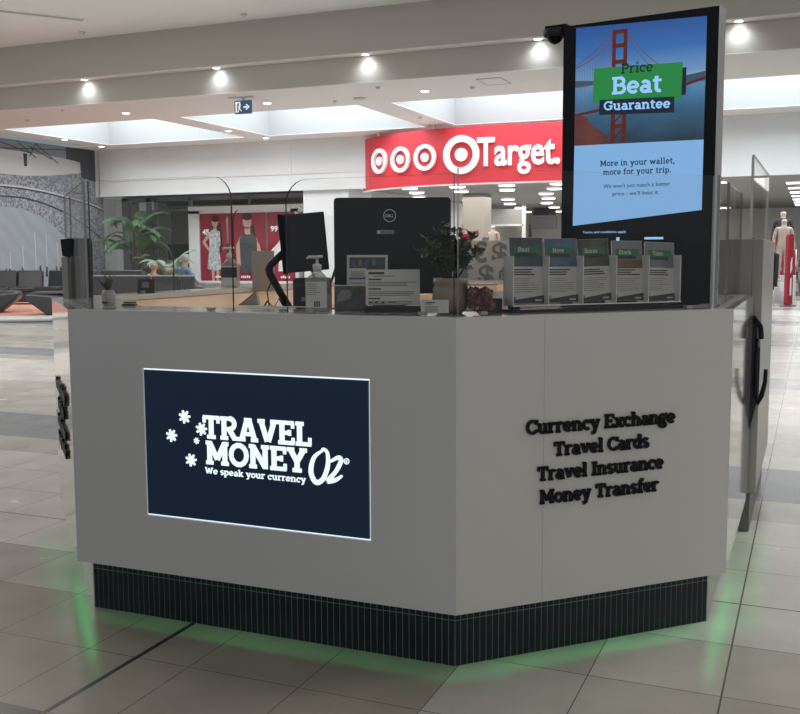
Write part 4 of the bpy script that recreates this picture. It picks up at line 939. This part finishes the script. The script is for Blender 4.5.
for z in (2.46, 2.40, 2.33, 2.25, 2.05): lay(b, [(.238, z), (.304, z), (.304, z+.018), (.238, z+.018)], 4)
for z in (2.0, 2.07, 2.12): lay(b, [(.24, z), (.25, z), (.30, z+.05), (.29, z+.05)], 4)
lay(b, [(sx0, 2.115), (.22, 2.135), (.22, 2.147), (sx0, 2.127)], 4); lay(b, [(.30, 2.14), (sx1, 2.228), (sx1, 2.24), (.30, 2.153)], 3)
b.build('bridge', [m_rust], SC)
b = MB()
def cable(x0, z0, x1, z1, sag, w=.0022):
    P = [(x0+(x1-x0)*i/12, z0+(z1-z0)*i/12-sag*math.sin(PI*i/12)) for i in range(13)]
    for i in range(12): lay(b, [(P[i][0], P[i][1]-w), (P[i+1][0], P[i+1][1]-w), (P[i+1][0], P[i+1][1]+w), (P[i][0], P[i][1]+w)], 3)
    return P
cable(sx0, 2.34, .24, 2.47, .01); cable(.30, 2.47, .52, 2.27, .03); cable(sx0, 2.33, .24, 2.44, .015); cable(.30, 2.46, .5, 2.262, .045)
for i in range(14): x = .07+i*.0125; z = 2.335+(x-sx0)*.7; lay(b, [(x, 2.13), (x+.0012, 2.13), (x+.0012, z), (x, z)], 3)
b.build('bridge_cable', [m_cable], SC)
b = MB(); lay(b, [(sx0, 1.985), (.23, 1.983), (.22, 2.02), (.15, 2.07), (.12, 2.11), (sx0, 2.13)], 5); b.build('headland', [m_rustd], SC)
b = MB(); lay(b, [(.2, 2.15), (.57, 2.17), (.57, 2.285), (.2, 2.27)], 6); lay(b, [(.181, 2.114), (.521, 2.099), (.521, 2.166), (.183, 2.18)], 8); b.build('dark_block', [m_dk], SC)
b = MB(); lay(b, [(.151, 2.168), (.551, 2.150), (.554, 2.308), (.153, 2.321)], 7); b.build('green_block', [m_gr], SC)
yy = lambda k: -.0008-.0009*k
b = MB(); slab(b, 'Price', (.280, yy(9), 2.285), (1, 0, -.02), (0, 0, 1), .145, .044, (0, -.0008, 0), 1.2, .8, track=.2); b.build('print', [m_dk], SC)
b = MB(); slab(b, 'Beat', (.238, yy(9), 2.199), (1, 0, -.03), (0, 0, 1), .228, .075, (0, -.0008, 0), 1.45, 1.1, track=.2); slab(b, 'Guarantee', (.203, yy(10), 2.132), (1, 0, -.04), (0, 0, 1), .302, .040, (0, -.0008, 0), 1.35, 1., track=.2); b.build('print', [m_txt], SC)
b = MB(); lay(b, [(sx0-.003, 1.622), (sx1, 1.679), (sx1, 1.976), (sx0, 1.986)], 2); LP = b.build('screen_text_area', [m_lb], T_)
b = MB(); slab(b, 'More in your wallet,', (.188, yy(3), 1.886), (1, 0, -.01), (0, 0, 1), .34, .026, (0, -.0008, 0), 1.25, .8, track=.3)
slab(b, 'more for your trip.', (.203, yy(3), 1.847), (1, 0, -.01), (0, 0, 1), .31, .026, (0, -.0008, 0), 1.25, .8, track=.3); b.build('print', [m_dk], LP)
sans('print', "We won't just match a better", m_dk, LP, (.206, yy(4), 1.788), PI/2, 0, .304, .0185, .0006)
sans('print', "price - we'll beat it.", m_dk, LP, (.25, yy(4), 1.753), PI/2, 0, .212, .0185, .0006)
sans('small_print', 'Terms and conditions apply', m_txt, T_, (.109, -.002, 1.587), PI/2, 0, .206, .011, .0006)
b = MB(); lay(b, [(.27, 1.545), (.285, 1.545), (.285, 1.567), (.27, 1.567)], 1); lay(b, [(.40, 1.556), (.485, 1.556), (.485, 1.566), (.40, 1.566)], 1); b.build('small_print', [m_txt], T_)

# camera dome beside the totem
t = thing('security_camera', 'dark dome security camera on a bracket at the top left of the tall display', 'camera', (-1.088, 4.560, 2.495), math.atan2(TX.y, TX.x))
b = MB(); b.box(-.10, .008, .01, .07, .03, .045); b.build('bracket', ['blackgloss'], t, .003)
b = MB(); b.lathe([(.052, .03), (.055, .02), (.053, .0), (.04, -.006)], (-.06, .04, .0), 28); b.build('housing', ['rubber'], t)
b = MB(); b.lathe([(.038, -.005), (.032, -.020), (.018, -.032), (.002, -.036)], (-.06, .04, .0), 24, cap=False); b.build('dome', ['blackgloss'], t)

# ------------------------------------------------------------ ITEMS ON THE COUNTER
F2R = PI/4
def f2(s, off, z=HT): return (-1.13+S2*s-S2*off, 3.21+S2*s+S2*off, z)
def textlines(b, x0, x1, z0, z1, n, y, mi, h=.35, rnd=random.Random(4)):
    st = (z1-z0)/n
    for i in range(n): b.box(x0, x0+(x1-x0)*rnd.uniform(.6, 1.), y-.0006, y, z1-(i+1)*st+st*(1-h)/2, z1-i*st-st*(1-h)/2, mi)
# leaflet rack with five leaflets
rk = thing('leaflet_rack', 'clear acrylic rack holding five travel leaflets on the counter', 'leaflet holder', f2(.305, .13), F2R)
b = MB(); Wd = .745
b.box(-.012, Wd, 0, .004, .028, .20); b.box(-.012, Wd, .07, .074, .028, .24); b.box(-.012, Wd, 0, .074, .024, .030)
b.build('pocket', ['acr'], rk)
b = MB()
for i in range(6): b.box(-.012+i*.150, -.009+i*.150, -.001, .074, .026, .21)
b.box(-.012, Wd, -.002, .001, .024, .029)
b.build('divider', ['edgel'], rk)
b = MB(); b.box(-.02, Wd+.01, -.01, .10, .001, .012); b.box(0, .03, .02, .06, .012, .026); b.box(Wd-.04, Wd-.01, .02, .06, .012, .026); b.build('base', ['black'], rk)
LF = [('Beat', 'leaflet titled Beat with a bridge picture, first from left in the rack', 'navy2', 'redp'), ('Move', 'leaflet titled Move with a blue sky picture, second in the rack', 'bluep', None), ('Bonus', 'leaflet titled Bonus with a mountain picture, middle of the rack', 'mtn', None), ('Stock', 'leaflet titled Stock with a road picture, fourth in the rack', 'road', None), ('Time', 'leaflet titled Time with a grey sky, last in the rack', 'haze', None)]
M_['bluep'] = mat('sky_photo_print', (.07, .13, .22), .5, noise=.3, nscale=12); M_['mtn'] = mat('mountain_photo_print', (.07, .075, .07), .5, noise=.5, nscale=30); M_['road'] = mat('ochre_field_print', (.16, .11, .055), .5, noise=.3, nscale=30)
M_['haze'] = mat('hazy_sky_print', (.18, .195, .22), .5, noise=.2, nscale=10); M_['navy2'] = mat('slate_photo_print', (.06, .08, .11), .5, noise=.4, nscale=20); M_['redp'] = mat('rust_print', (.16, .03, .03), .5)
for i, (wd, lab, m0, _) in enumerate(LF):
    s = .305+i*.150-.002; o = f2(s, .16, HT+.034)
    h = .246-.004*i; w = .141; lean = -.10
    t = thing('leaflet', lab, 'leaflet', o, F2R); t.rotation_euler = (lean, random.uniform(-.03, .03), F2R)
    b = MB()
    for k in range(4): b.box(k*.0008, w+k*.0008, k*.0022, k*.0022+.0018, 0, h-.001*k)
    b.build('stack_of_copies', ['paper'], t)
    b = MB(); fz = h*(.56 if i != 3 else .68)
    b.box(.001, w-.001, -.0008, 0, fz, h-.001, 0); b.prism([(.001, .001), (w-.001, .001), (w-.001, .03), (.001, .012)], (0, 0, 0), (1, 0, 0), (0, 0, 1), (0, -.0008, 0), 1)
    b.prism([(.008, .014), (.02, .014), (.02, .026), (.008, .026)], (0, -.0008, 0), (1, 0, 0), (0, 0, 1), (0, -.0006, 0), 3); b.box(w-.04, w-.012, -.0016, -.001, .008, .014, 4)
    if i == 3: b.box(.001, w-.001, -.0009, -.0002, h*.54, fz, 5); 
    textlines(b, .012, w-.012, h*.42, h*.53, 3, -.0009, 1, .5); textlines(b, .012, w-.014, h*.16, h*.39, 7, -.0009, 3, .25)
    b.build('printed_cover', [m0 if i != 3 else 'haze', 'inkd', 'green', 'ink', 'paper', 'road'], t)
    b = MB(); tz = h-.058; b.box(.018, w-.018, -.0022, -.001, tz, tz+.026, 0); b.box(.024, w-.03, -.0018, -.0008, tz-.013, tz+.001, 1)
    b.build('title_block', ['green', 'inkd'], t)
    b = MB(); slab(b, wd, (.030 if len(wd) > 4 else .034, -.0024, tz+.005), (1, 0, 0), (0, 0, 1), .058 if len(wd) > 4 else .05, .017, (0, -.0006, 0), 1.2, .8); b.build('title_print', ['paper'], t)

# sanitiser bottle
def bottle(loc, label, s=1., dark=False):
    t = thing('sanitiser_bottle', label, 'pump bottle', loc, .3)
    b = MB(); W_, D_ = .040*s, .026*s
    prof = [(0, .0), (1, .004), (1, .115), (.93, .128), (.55, .142), (.35, .150)]
    b.prism(rrect(2*W_, .118*s, .006*s, 3), (-W_, -D_, .001), (1, 0, 0), (0, 0, 1), (0, 2*D_, 0)); b.lathe([(W_*.92, .118*s), (W_*.55, .134*s), (.015*s, .142*s)], n=20); b.build('bottle_body', ['liq'], t)
    b = MB(); b.box(-W_*.93, W_*.93, -D_-.0012, -D_-.0002, .012*s, .105*s, 0)
    if dark: b.box(-W_*.95, W_*.95, -D_-.002, -D_-.0012, .05*s, .10*s, 1)
    else:
        textlines(b, -W_*.85, W_*.3, .055*s, .10*s, 6, -D_-.0014, 2, .3)
        for k in range(3): b.box(-.008*s+k*.008*s, -.003*s+k*.008*s, -D_-.002, -D_-.0013, .016*s, .036*s, 1)
    b.build('bottle_label', ['paper', 'inkd', 'ink'], t)
    b = MB(); b.lathe([(.015*s, .140*s), (.016*s, .165*s), (.010*s, .168*s), (.005*s, .170*s), (.005*s, .188*s), (.012*s, .189*s), (.012*s, .196*s)], n=16); b.tube([(0, 0, .192*s), (-.03*s, -.006*s, .193*s), (-.036*s, -.007*s, .186*s)], [.006*s, .005*s, .004*s], 8); b.tube([(0, 0, .194*s), (.02*s, 0, .195*s)], .005*s, 8); b.build('pump', ['plast'], t)
    return t
bottle((-1.775, 3.42, HT+.001), 'clear pump bottle of hand sanitiser at the centre of the counter front', 1.08)
bottle((-3.55, 5.60, HT+.001), 'pump bottle with a dark label on the far left ledge', 1.35, True)
t = thing('grey_card_stand', 'plain grey upright card stand beside the dark labelled bottle', 'stand', (-3.47, 5.74, 1.246), .38)
b = MB(); b.box(0, .15, 0, .01, .004, .275); b.build('board', ['gate'], t, .003); b = MB(); b.box(-.01, .16, -.03, .06, 0, .006); b.build('foot', ['acr'], t)

def easel(name, loc, rz, w, h, label, cat, draw, lean=-.15, base=True, frame='acr'):
    t = thing(name, label, cat, loc, rz); TT = Matrix.Rotation(lean, 4, 'X')
    b = MB(); b.box(-.004, w+.004, -.002, .004, .001, h+.004, 0, TT); b.build('holder', [frame], t)
    b = MB(); b.box(0, w, -.0035, -.0022, .005, h, 0, TT); o = b.build('card', ['paper'], t)
    b = MB(); draw(b, w, h, TT); b.build('print', ['ink', 'inkd', 'bluep', 'mtn', 'redp', 'paper', 'green'], t)
    if base: b = MB(); b.box(0, w, .0, h*.30, .0, .004); b.build('foot', [frame], t)
    return t
def bx(b, TT, x0, x1, z0, z1, mi, k=0): b.box(x0, x1, -.0045-.0006*k, -.0036-.0006*k, z0, z1, mi, TT)
def d_terms(b, w, h, TT):
    rnd = random.Random(2)
    bx(b, TT, .01, .07, h-.018, h-.010, 1); bx(b, TT, .03, .11, h-.027, h-.024, 0)
    z = h-.04
    for blk in range(3):
        bx(b, TT, .01, .05+.01*rnd.random(), z, z+.005, 1); z -= .010
        for k in range(3): bx(b, TT, .01, (w-.012)*rnd.uniform(.8, 1), z, z+.003, 0); z -= .0065
        z -= .007
    bx(b, TT, .012, .026, .010, .017, 2); bx(b, TT, .034, .048, .010, .017, 2); bx(b, TT, .06, .070, .009, .018, 4); bx(b, TT, .085, .115, .011, .016, 0)
t = easel('notice_board', (-1.560, 3.40, HT+.022), .36, .205, .140, 'white terms notice on a black base before the large monitor', 'notice', d_terms, base=False)
b = MB(); b.box(-.004, .208, -.016, .04, -.021, .0); b.build('base', ['black'], t, .002)
def d_photo(b, w, h, TT):
    bx(b, TT, .010, w-.010, h*.30, h-.010, 3); bx(b, TT, .010, w*.48, h*.32, h*.60, 5, 1); bx(b, TT, .010, w-.01, h*.27, h*.32, 2, 1)
    for i in range(5): bx(b, TT, .02+i*.027, .034+i*.027, h*.68, h*.86, 0 if i % 2 else 2, 1)
    for k in range(3): bx(b, TT, .016, w*.42, h*.36+k*.008, h*.36+k*.008+.003, 0, 2)
    bx(b, TT, .012, w-.02, h*.08, h*.10, 0); bx(b, TT, .012, w-.03, h*.15, h*.17, 0)
easel('framed_sign', (-1.735, 3.60, 1.360), .34, .165, .135, 'white framed picture sign leaning behind the photo box', 'sign', d_photo)
t = thing('riser_block', 'small clear riser under the white framed picture sign', 'stand', (-1.735, 3.60, 1.246), .34); b = MB(); b.box(0, .165, 0, .06, 0, .113); b.build('block', ['acr'], t)
t = thing('photo_box', 'dark photo printed box between the sanitiser and the white notice', 'box', (-1.705, 3.425, HT+.001), .36)
b = MB(); b.box(0, .125, 0, .06, 0, .096); b.build('box_body', ['mtn'], t, .002); b = MB(); b.box(.0, .125, -.001, .061, .096, .099); b.build('lid_edge', ['metal'], t)
b = MB(); b.prism([(.01, .035), (.045, .04), (.075, .055), (.06, .080), (.03, .082), (.012, .06)], (0, -.0005, 0), (1, 0, 0), (0, 0, 1), (0, -.001, 0)); b.prism(circ(.085, .05, .022, .028), (0, -.0005, 0), (1, 0, 0), (0, 0, 1), (0, -.001, 0), 1); b.box(.02, .09, -.0015, -.0005, .008, .018, 1); b.build('photo_print', ['haze', 'navy2'], t)
# small white card in front of the plant pot
def d_card(b, w, h, TT):
    bx(b, TT, .016, .050, h-.014, h-.010, 1); bx(b, TT, .016, .040, h-.019, h-.0165, 0)
    for k in range(4): bx(b, TT, .014, w*.6, .012+k*.006, .014+k*.006, 0)
easel('small_card', (-1.300, 3.310, HT+.001), .30, .100, .058, 'small white slanted card at the counter corner before the plant pot', 'card', d_card, lean=-.5)
# red sweet jar
t = thing('sweet_jar', 'square clear container of red wrapped sweets beside the plant pot', 'jar', f2(.112, .115), F2R-.2)
b = MB(); b.box(0, .098, 0, .098, .001, .008); 
for q in ((0, .098, 0, .003), (0, .098, .095, .098), (0, .003, 0, .098), (.095, .098, 0, .098)): b.box(q[0], q[1], q[2], q[3], .008, .105)
b.build('container', ['acr'], t)
b = MB(); b.box(-.002, .100, -.002, .100, .105, .111); b.build('lid', ['edge'], t)
b = MB(); rnd = random.Random(9)
for k in range(190):
    c = Vector((rnd.uniform(.014, .084), rnd.uniform(.014, .084), rnd.uniform(.018, .088)))
    T = Matrix.Translation(c) @ Matrix.Rotation(rnd.uniform(0, 6), 4, Vector((rnd.random()-.5, rnd.random()-.5, rnd.random()-.5)).normalized())
    b.box(-.013, .013, -.006, .006, -.004, .004, 0 if rnd.random() < .8 else 1, T)
b.build('sweets', ['candy', 'candyw'], t)['kind'] = 'stuff'
# potted plant
t = thing('potted_plant', 'leafy dark green plant in a taupe ceramic pot at the kiosk corner', 'plant', (-1.235, 3.445, HT+.001)); t.scale = (1.22, 1.22, 1.2)
b = MB(); b.lathe([(.036, 0), (.050, .012), (.056, .04), (.054, .075), (.049, .088), (.053, .092), (.053, .108), (.048, .108), (.047, .095)], n=32); b.build('pot', ['pot'], t)
b = MB(); b.lathe([(.047, .098), (.001, .100)], n=24, cap=False); b.build('soil', ['soil'], t)
b = MB(); bl = MB(); rnd = random.Random(12)
for k in range(52):
    az = rnd.uniform(0, 2*PI); rr = rnd.uniform(.01, .115); hh = rnd.uniform(.10, .185)*(1-.2*(rr/.11)**2)
    base = Vector((.02*math.cos(az), .02*math.sin(az), .10)); tip = Vector((rr*math.cos(az), rr*math.sin(az), .10+hh*.95)); mid = (base+tip)/2+Vector((0, 0, .02))
    b.tube([base, mid, tip], [.0016, .0013, .0008], 5)
    for j in range(16):
        f = rnd.uniform(.25, 1.02); p = base.lerp(mid, f*2) if f < .5 else mid.lerp(tip, f*2-1)
        d = Vector((rnd.uniform(-1, 1), rnd.uniform(-1, 1), rnd.uniform(-.3, 1))).normalized(); s = d.cross(Vector((rnd.random(), rnd.random(), rnd.random()))).normalized(); l = rnd.uniform(.017, .030); w = l*.34
        nrm = d.cross(s)*w*.3
        bl.add([p, p+d*l*.45+s*w+nrm, p+d*l, p+d*l*.45-s*w+nrm, p+d*l*.5], [(0, 1, 4), (1, 2, 4), (2, 3, 4), (3, 0, 4)])
b.build('stem', ['bark'], t); o = bl.build('foliage', ['leafd'], t); o['kind'] = 'stuff'
# black box with a white label behind the jar
t = thing('card_reader', 'small black card reader with a pale label behind the sweet jar', 'card reader', f2(.265, .16), F2R-.5); b = MB(); b.box(-.08, .0, 0, .05, .001, .055); b.build('body', ['black'], t, .004); b = MB(); b.box(-.06, -.025, -.0015, 0, .018, .038); b.build('sticker', ['ink'], t)
# big monitor (rear side)
mz = 1.246
t = thing('desktop_monitor', 'large black monitor seen from behind with a round logo', 'monitor', (-1.645, 3.80, mz), YAW)
b = MB(); b.prism(rrect(.488, .40, .016), (-.22, 0, .085), (1, 0, 0), (0, 0, 1), (0, .035, 0)); b.build('back_shell', ['black'], t, .005)
b = MB(); b.prism(rrect(.484, .396, .016), (-.218, .035, .087), (1, 0, 0), (0, 0, 1), (0, .008, 0)); b.build('screen_bezel', ['blackgloss'], t)
b = MB(); b.box(-.06, .08, .01, .03, .012, .20); b.box(-.12, .14, -.07, .13, 0, .012); b.build('stand', ['rubber'], t, .003)
b = MB(); ring(b, .013, .410, .0235, .0265, (0, -.0005, 0), (1, 0, 0), (0, 0, 1), (0, -.001, 0), n=28); b.box(-.04, .03, -.0012, 0, .335, .350)
b.build('logo_ring', ['metal'], t)
sans('logo_letters', 'DELL', 'metal', t, (-.004, -.0015, .404), PI/2, 0, .034, .012, .0006, .02)
b = MB(); b.box(-.026, .032, -.002, -.0012, .334, .349); b.build('asset_sticker', ['haze'], t)
# small tilted monitor on a jointed arm
t = thing('tilted_monitor', 'smaller dark tilted screen on a black jointed arm left of the large monitor', 'monitor', (-2.020, 3.79, mz), YAW+.12)
TT = Matrix.Translation((0, 0, .18)) @ Matrix.Rotation(-.085, 4, 'Y')
b = MB(); b.box(-.085, .10, 0, .028, 0, .245, 0, TT); b.build('screen_back', ['black'], t, .004)
b = MB(); b.box(-.10, -.085, -.004, .03, -.005, .25, 0, TT); b.box(-.085, .10, .028, .034, -.003, .248, 0, TT); b.build('bezel', ['blackgloss'], t)
b = MB(); b.tube([(-.05, .05, .31), (-.10, .04, .255), (-.155, .03, .205), (-.16, .03, .185), (-.155, .03, .165), (-.115, .03, .09), (-.075, .03, .02)], [.014, .016, .017, .018, .017, .016, .016], 10); b.build('arm', ['rubber'], t)
b = MB(); b.lathe([(.05, 0), (.05, .012), (.025, .02)], (-.07, .03, 0), 20); b.tube([(.02, .05, .19), (.06, .05, .10), (.11, .06, .13), (.13, .06, .19)], .006, 6); b.build('arm_base', ['black'], t)
b = MB(); b.tube([(-.2, .05, .004), (-.17, .03, .05), (-.14, .02, .02), (-.12, .04, .06), (-.09, .02, .01)], .004, 6); b.tube([(-.14, .03, .16), (-.17, .03, .09), (-.16, .03, .01)], .003, 6); b.build('cable', ['black'], t)
t = thing('label_printer', 'black boxy printer with a small pale label left of the sanitiser', 'printer', (-1.905, 3.56, mz), YAW)
b = MB(); b.box(-.05, .10, 0, .14, 0, .155); b.build('body', ['black'], t, .008); b = MB(); b.box(-.045, .095, -.001, .02, .12, .135); b.build('slot', ['rubber'], t); b = MB(); b.box(-.015, .010, -.002, 0, .062, .078); b.build('sticker', ['candyw'], t)
t = thing('perspex_tray', 'clear perspex tray lying at the counter edge left of the printer', 'tray', (-2.09, 3.33, HT+.001), .05)
b = MB(); b.box(0, .26, 0, .10, 0, .006); b.box(0, .26, 0, .006, .006, .016); b.box(0, .09, .09, .10, .006, .02); b.build('tray_body', ['acr'], t, .002)
b = MB(); b.tube([(.0, .0, .012), (.26, 0, .012)], .003, 6); b.tube([(0, .1, .012), (.26, .1, .012)], .003, 6); b.build('rim', ['edgel'], t)
t = thing('wedge_stand', 'grey triangular wedge stand on the timber worktop', 'stand', (-2.60, 4.26, mz), .35)
b = MB(); b.prism([(-.05, 0), (.05, 0), (.04, .065)], (0, 0, 0), (1, 0, 0), (0, 0, 1), (0, .06, 0)); b.build('wedge', ['gate'], t, .003); b = MB(); b.prism([(-.052, -.001), (-.045, -.001), (.042, .066), (.038, .068)], (0, -.002, 0), (1, 0, 0), (0, 0, 1), (0, .064, 0)); b.build('face_plate', ['storedark'], t)
# left end: spiky plant, tray, black display stand, card reader
t = thing('succulent_pot', 'spiky dark succulent in a small grey pot behind the left pane', 'plant', (-2.86, 3.52, HT+.001))
b = MB(); b.lathe([(.024, 0), (.030, .01), (.031, .045), (.024, .066), (.021, .064)], n=24); b.build('pot', ['potg'], t)
b = MB(); rnd = random.Random(3)
for k in range(26):
    az = rnd.uniform(0, 6.3); e = rnd.uniform(.7, 1.5); l = rnd.uniform(.05, .085); d = Vector((math.cos(az)*math.cos(e), math.sin(az)*math.cos(e), math.sin(e)))
    b.tube([Vector((0, 0, .06)), Vector((0, 0, .06))+d*l*.5, Vector((0, 0, .06))+d*l], [.004, .0045, .0006], 5)
b.build('leaves', ['leafd'], t)
b = MB(); b.box(-.012, .016, -.032, -.030, .008, .016); b.build('pot_label', ['black'], t)
t = thing('pen_tray', 'small dark pen tray beside the succulent', 'tray', (-2.77, 3.49, HT+.001), .25); b = MB(); b.box(0, .062, 0, .03, 0, .008); b.build('tray', ['rubber'], t, .002); b = MB(); b.tube([(.005, .015, .013), (.06, .018, .013)], .004, 6); b.build('pen', ['black'], t)
t = thing('display_stand', 'tall black upright display stand with a grey leaflet pocket on the kiosk left corner', 'display stand', (-3.50, 3.99, HT+.001), -.0)
b = MB(); b.prism([(.01, 0), (.125, 0), (.13, .27), (.125, .305), (.02, .305), (.03, .25)], (0, 0, 0), (1, 0, 0), (0, 0, 1), (0, .05, 0)); b.build('body', ['black'], t, .006)
b = MB(); b.prism([(-.0, .215), (.06, .205), (.06, .307), (-.01, .30)], (0, -.03, 0), (1, 0, 0), (0, 0, 1), (0, .05, 0)); b.build('header', ['blackgloss'], t, .004)
b = MB(); b.box(.0, .035, -.035, -.01, 0, .21); b.build('pocket', ['gate'], t)
t = thing('payment_terminal', 'small dark payment terminal with a pale square on the far left ledge', 'payment terminal', (-3.57, 4.72, HT+.001), .5)
b = MB(); TT = Matrix.Rotation(-.3, 4, 'X'); b.box(-.05, .05, 0, .03, .005, .085, 0, TT); b.build('body', ['rubber'], t, .004); b = MB(); b.box(-.022, .018, -.002, 0, .03, .065, 0, TT); b.build('display', ['haze'], t); b = MB(); b.box(-.05, .05, 0, .05, 0, .006); b.build('foot', ['rubber'], t)

# currency symbol screen at the back of the kiosk
t = thing('currency_screen', 'white screen printed with grey currency symbols at the back of the kiosk', 'screen', (-4.0, 8.05, 0), .05)
b = MB(); b.box(0, 3.1, 0, .03, .9, 1.605); b.build('board', ['storewall'], t)
b = MB(); b.box(0, 3.1, -.005, .035, 0, .9); b.build('lower_panel', ['rubber'], t)
rnd = random.Random(1); sy = '$€¥£'
M_['sym'] = mat('grey_symbol_print', (.26, .26, .26), .6)
for ri, z in enumerate((1.425, 1.235)):
    for i in range(17): sans('currency_symbol', ('$€$¥€$£' if ri else '€$€$¥$€')[i % 7], 'sym', t, (.04+i*.178+(.06 if ri else 0), -.004, z), PI/2, 0, .138, .165, .002, .035)

# ------------------------------------------------------------ LIGHT
W = bpy.data.worlds.new('mall'); bpy.context.scene.world = W; W.use_nodes = True
bg = W.node_tree.nodes['Background']; bg.inputs[0].default_value = (.94, .97, 1., 1); bg.inputs[1].default_value = .27
def area(name, loc, sx, sy, e, col=(1, 1, 1), rot=(0, 0, 0)):
    l = bpy.data.lights.new(name, 'AREA'); l.shape = 'RECTANGLE'; l.size = sx; l.size_y = sy; l.energy = e; l.color = col
    o = bpy.data.objects.new(name, l); C.objects.link(o); o.location = loc; o.rotation_euler = rot; return o
for a, c in WU[1:5]: area('skylight_daylight', ((a+c)/2, (V0+V1)/2, 6.8), c-a-.1, V1-V0-.1, 310, (.90, .96, 1.))
area('hall_fill_light', (7.5, -3.5, 6.5), 5, 4, 120, (1., .90, .78)); area('hall_fill_light', (-6.5, -6, 6.5), 5, 4, 70, (.70, .86, 1.)); area('hall_fill_light', (-15, 8.5, 6.5), 9, 5, 800, (1., .96, .9)); area('hall_fill_light', (4.5, 9, 6.5), 5, 5, 330, (1., .96, .9))  # unseen fill lamps added to brighten the kiosk front, hall floor and ceiling
for x in (-11, -5, 0): area('store_ceiling_light', (x, 36, 3.5), 3, 14, 260, (1, .98, .95))
area('shop_light', (-20, 32.5, 3.5), 6, 4, 60, (1, .95, .9))

sc = bpy.context.scene
sc.view_settings.view_transform = 'Standard'; sc.view_settings.look = 'None'; sc.view_settings.exposure = 0.42; sc.view_settings.gamma = 1
sc.view_settings.use_curve_mapping = False
sc.cycles.use_denoising = True; sc.cycles.max_bounces = 8; sc.cycles.transparent_max_bounces = 24; sc.cycles.sample_clamp_indirect = 6
sc.cycles.caustics_reflective = False; sc.cycles.caustics_refractive = False
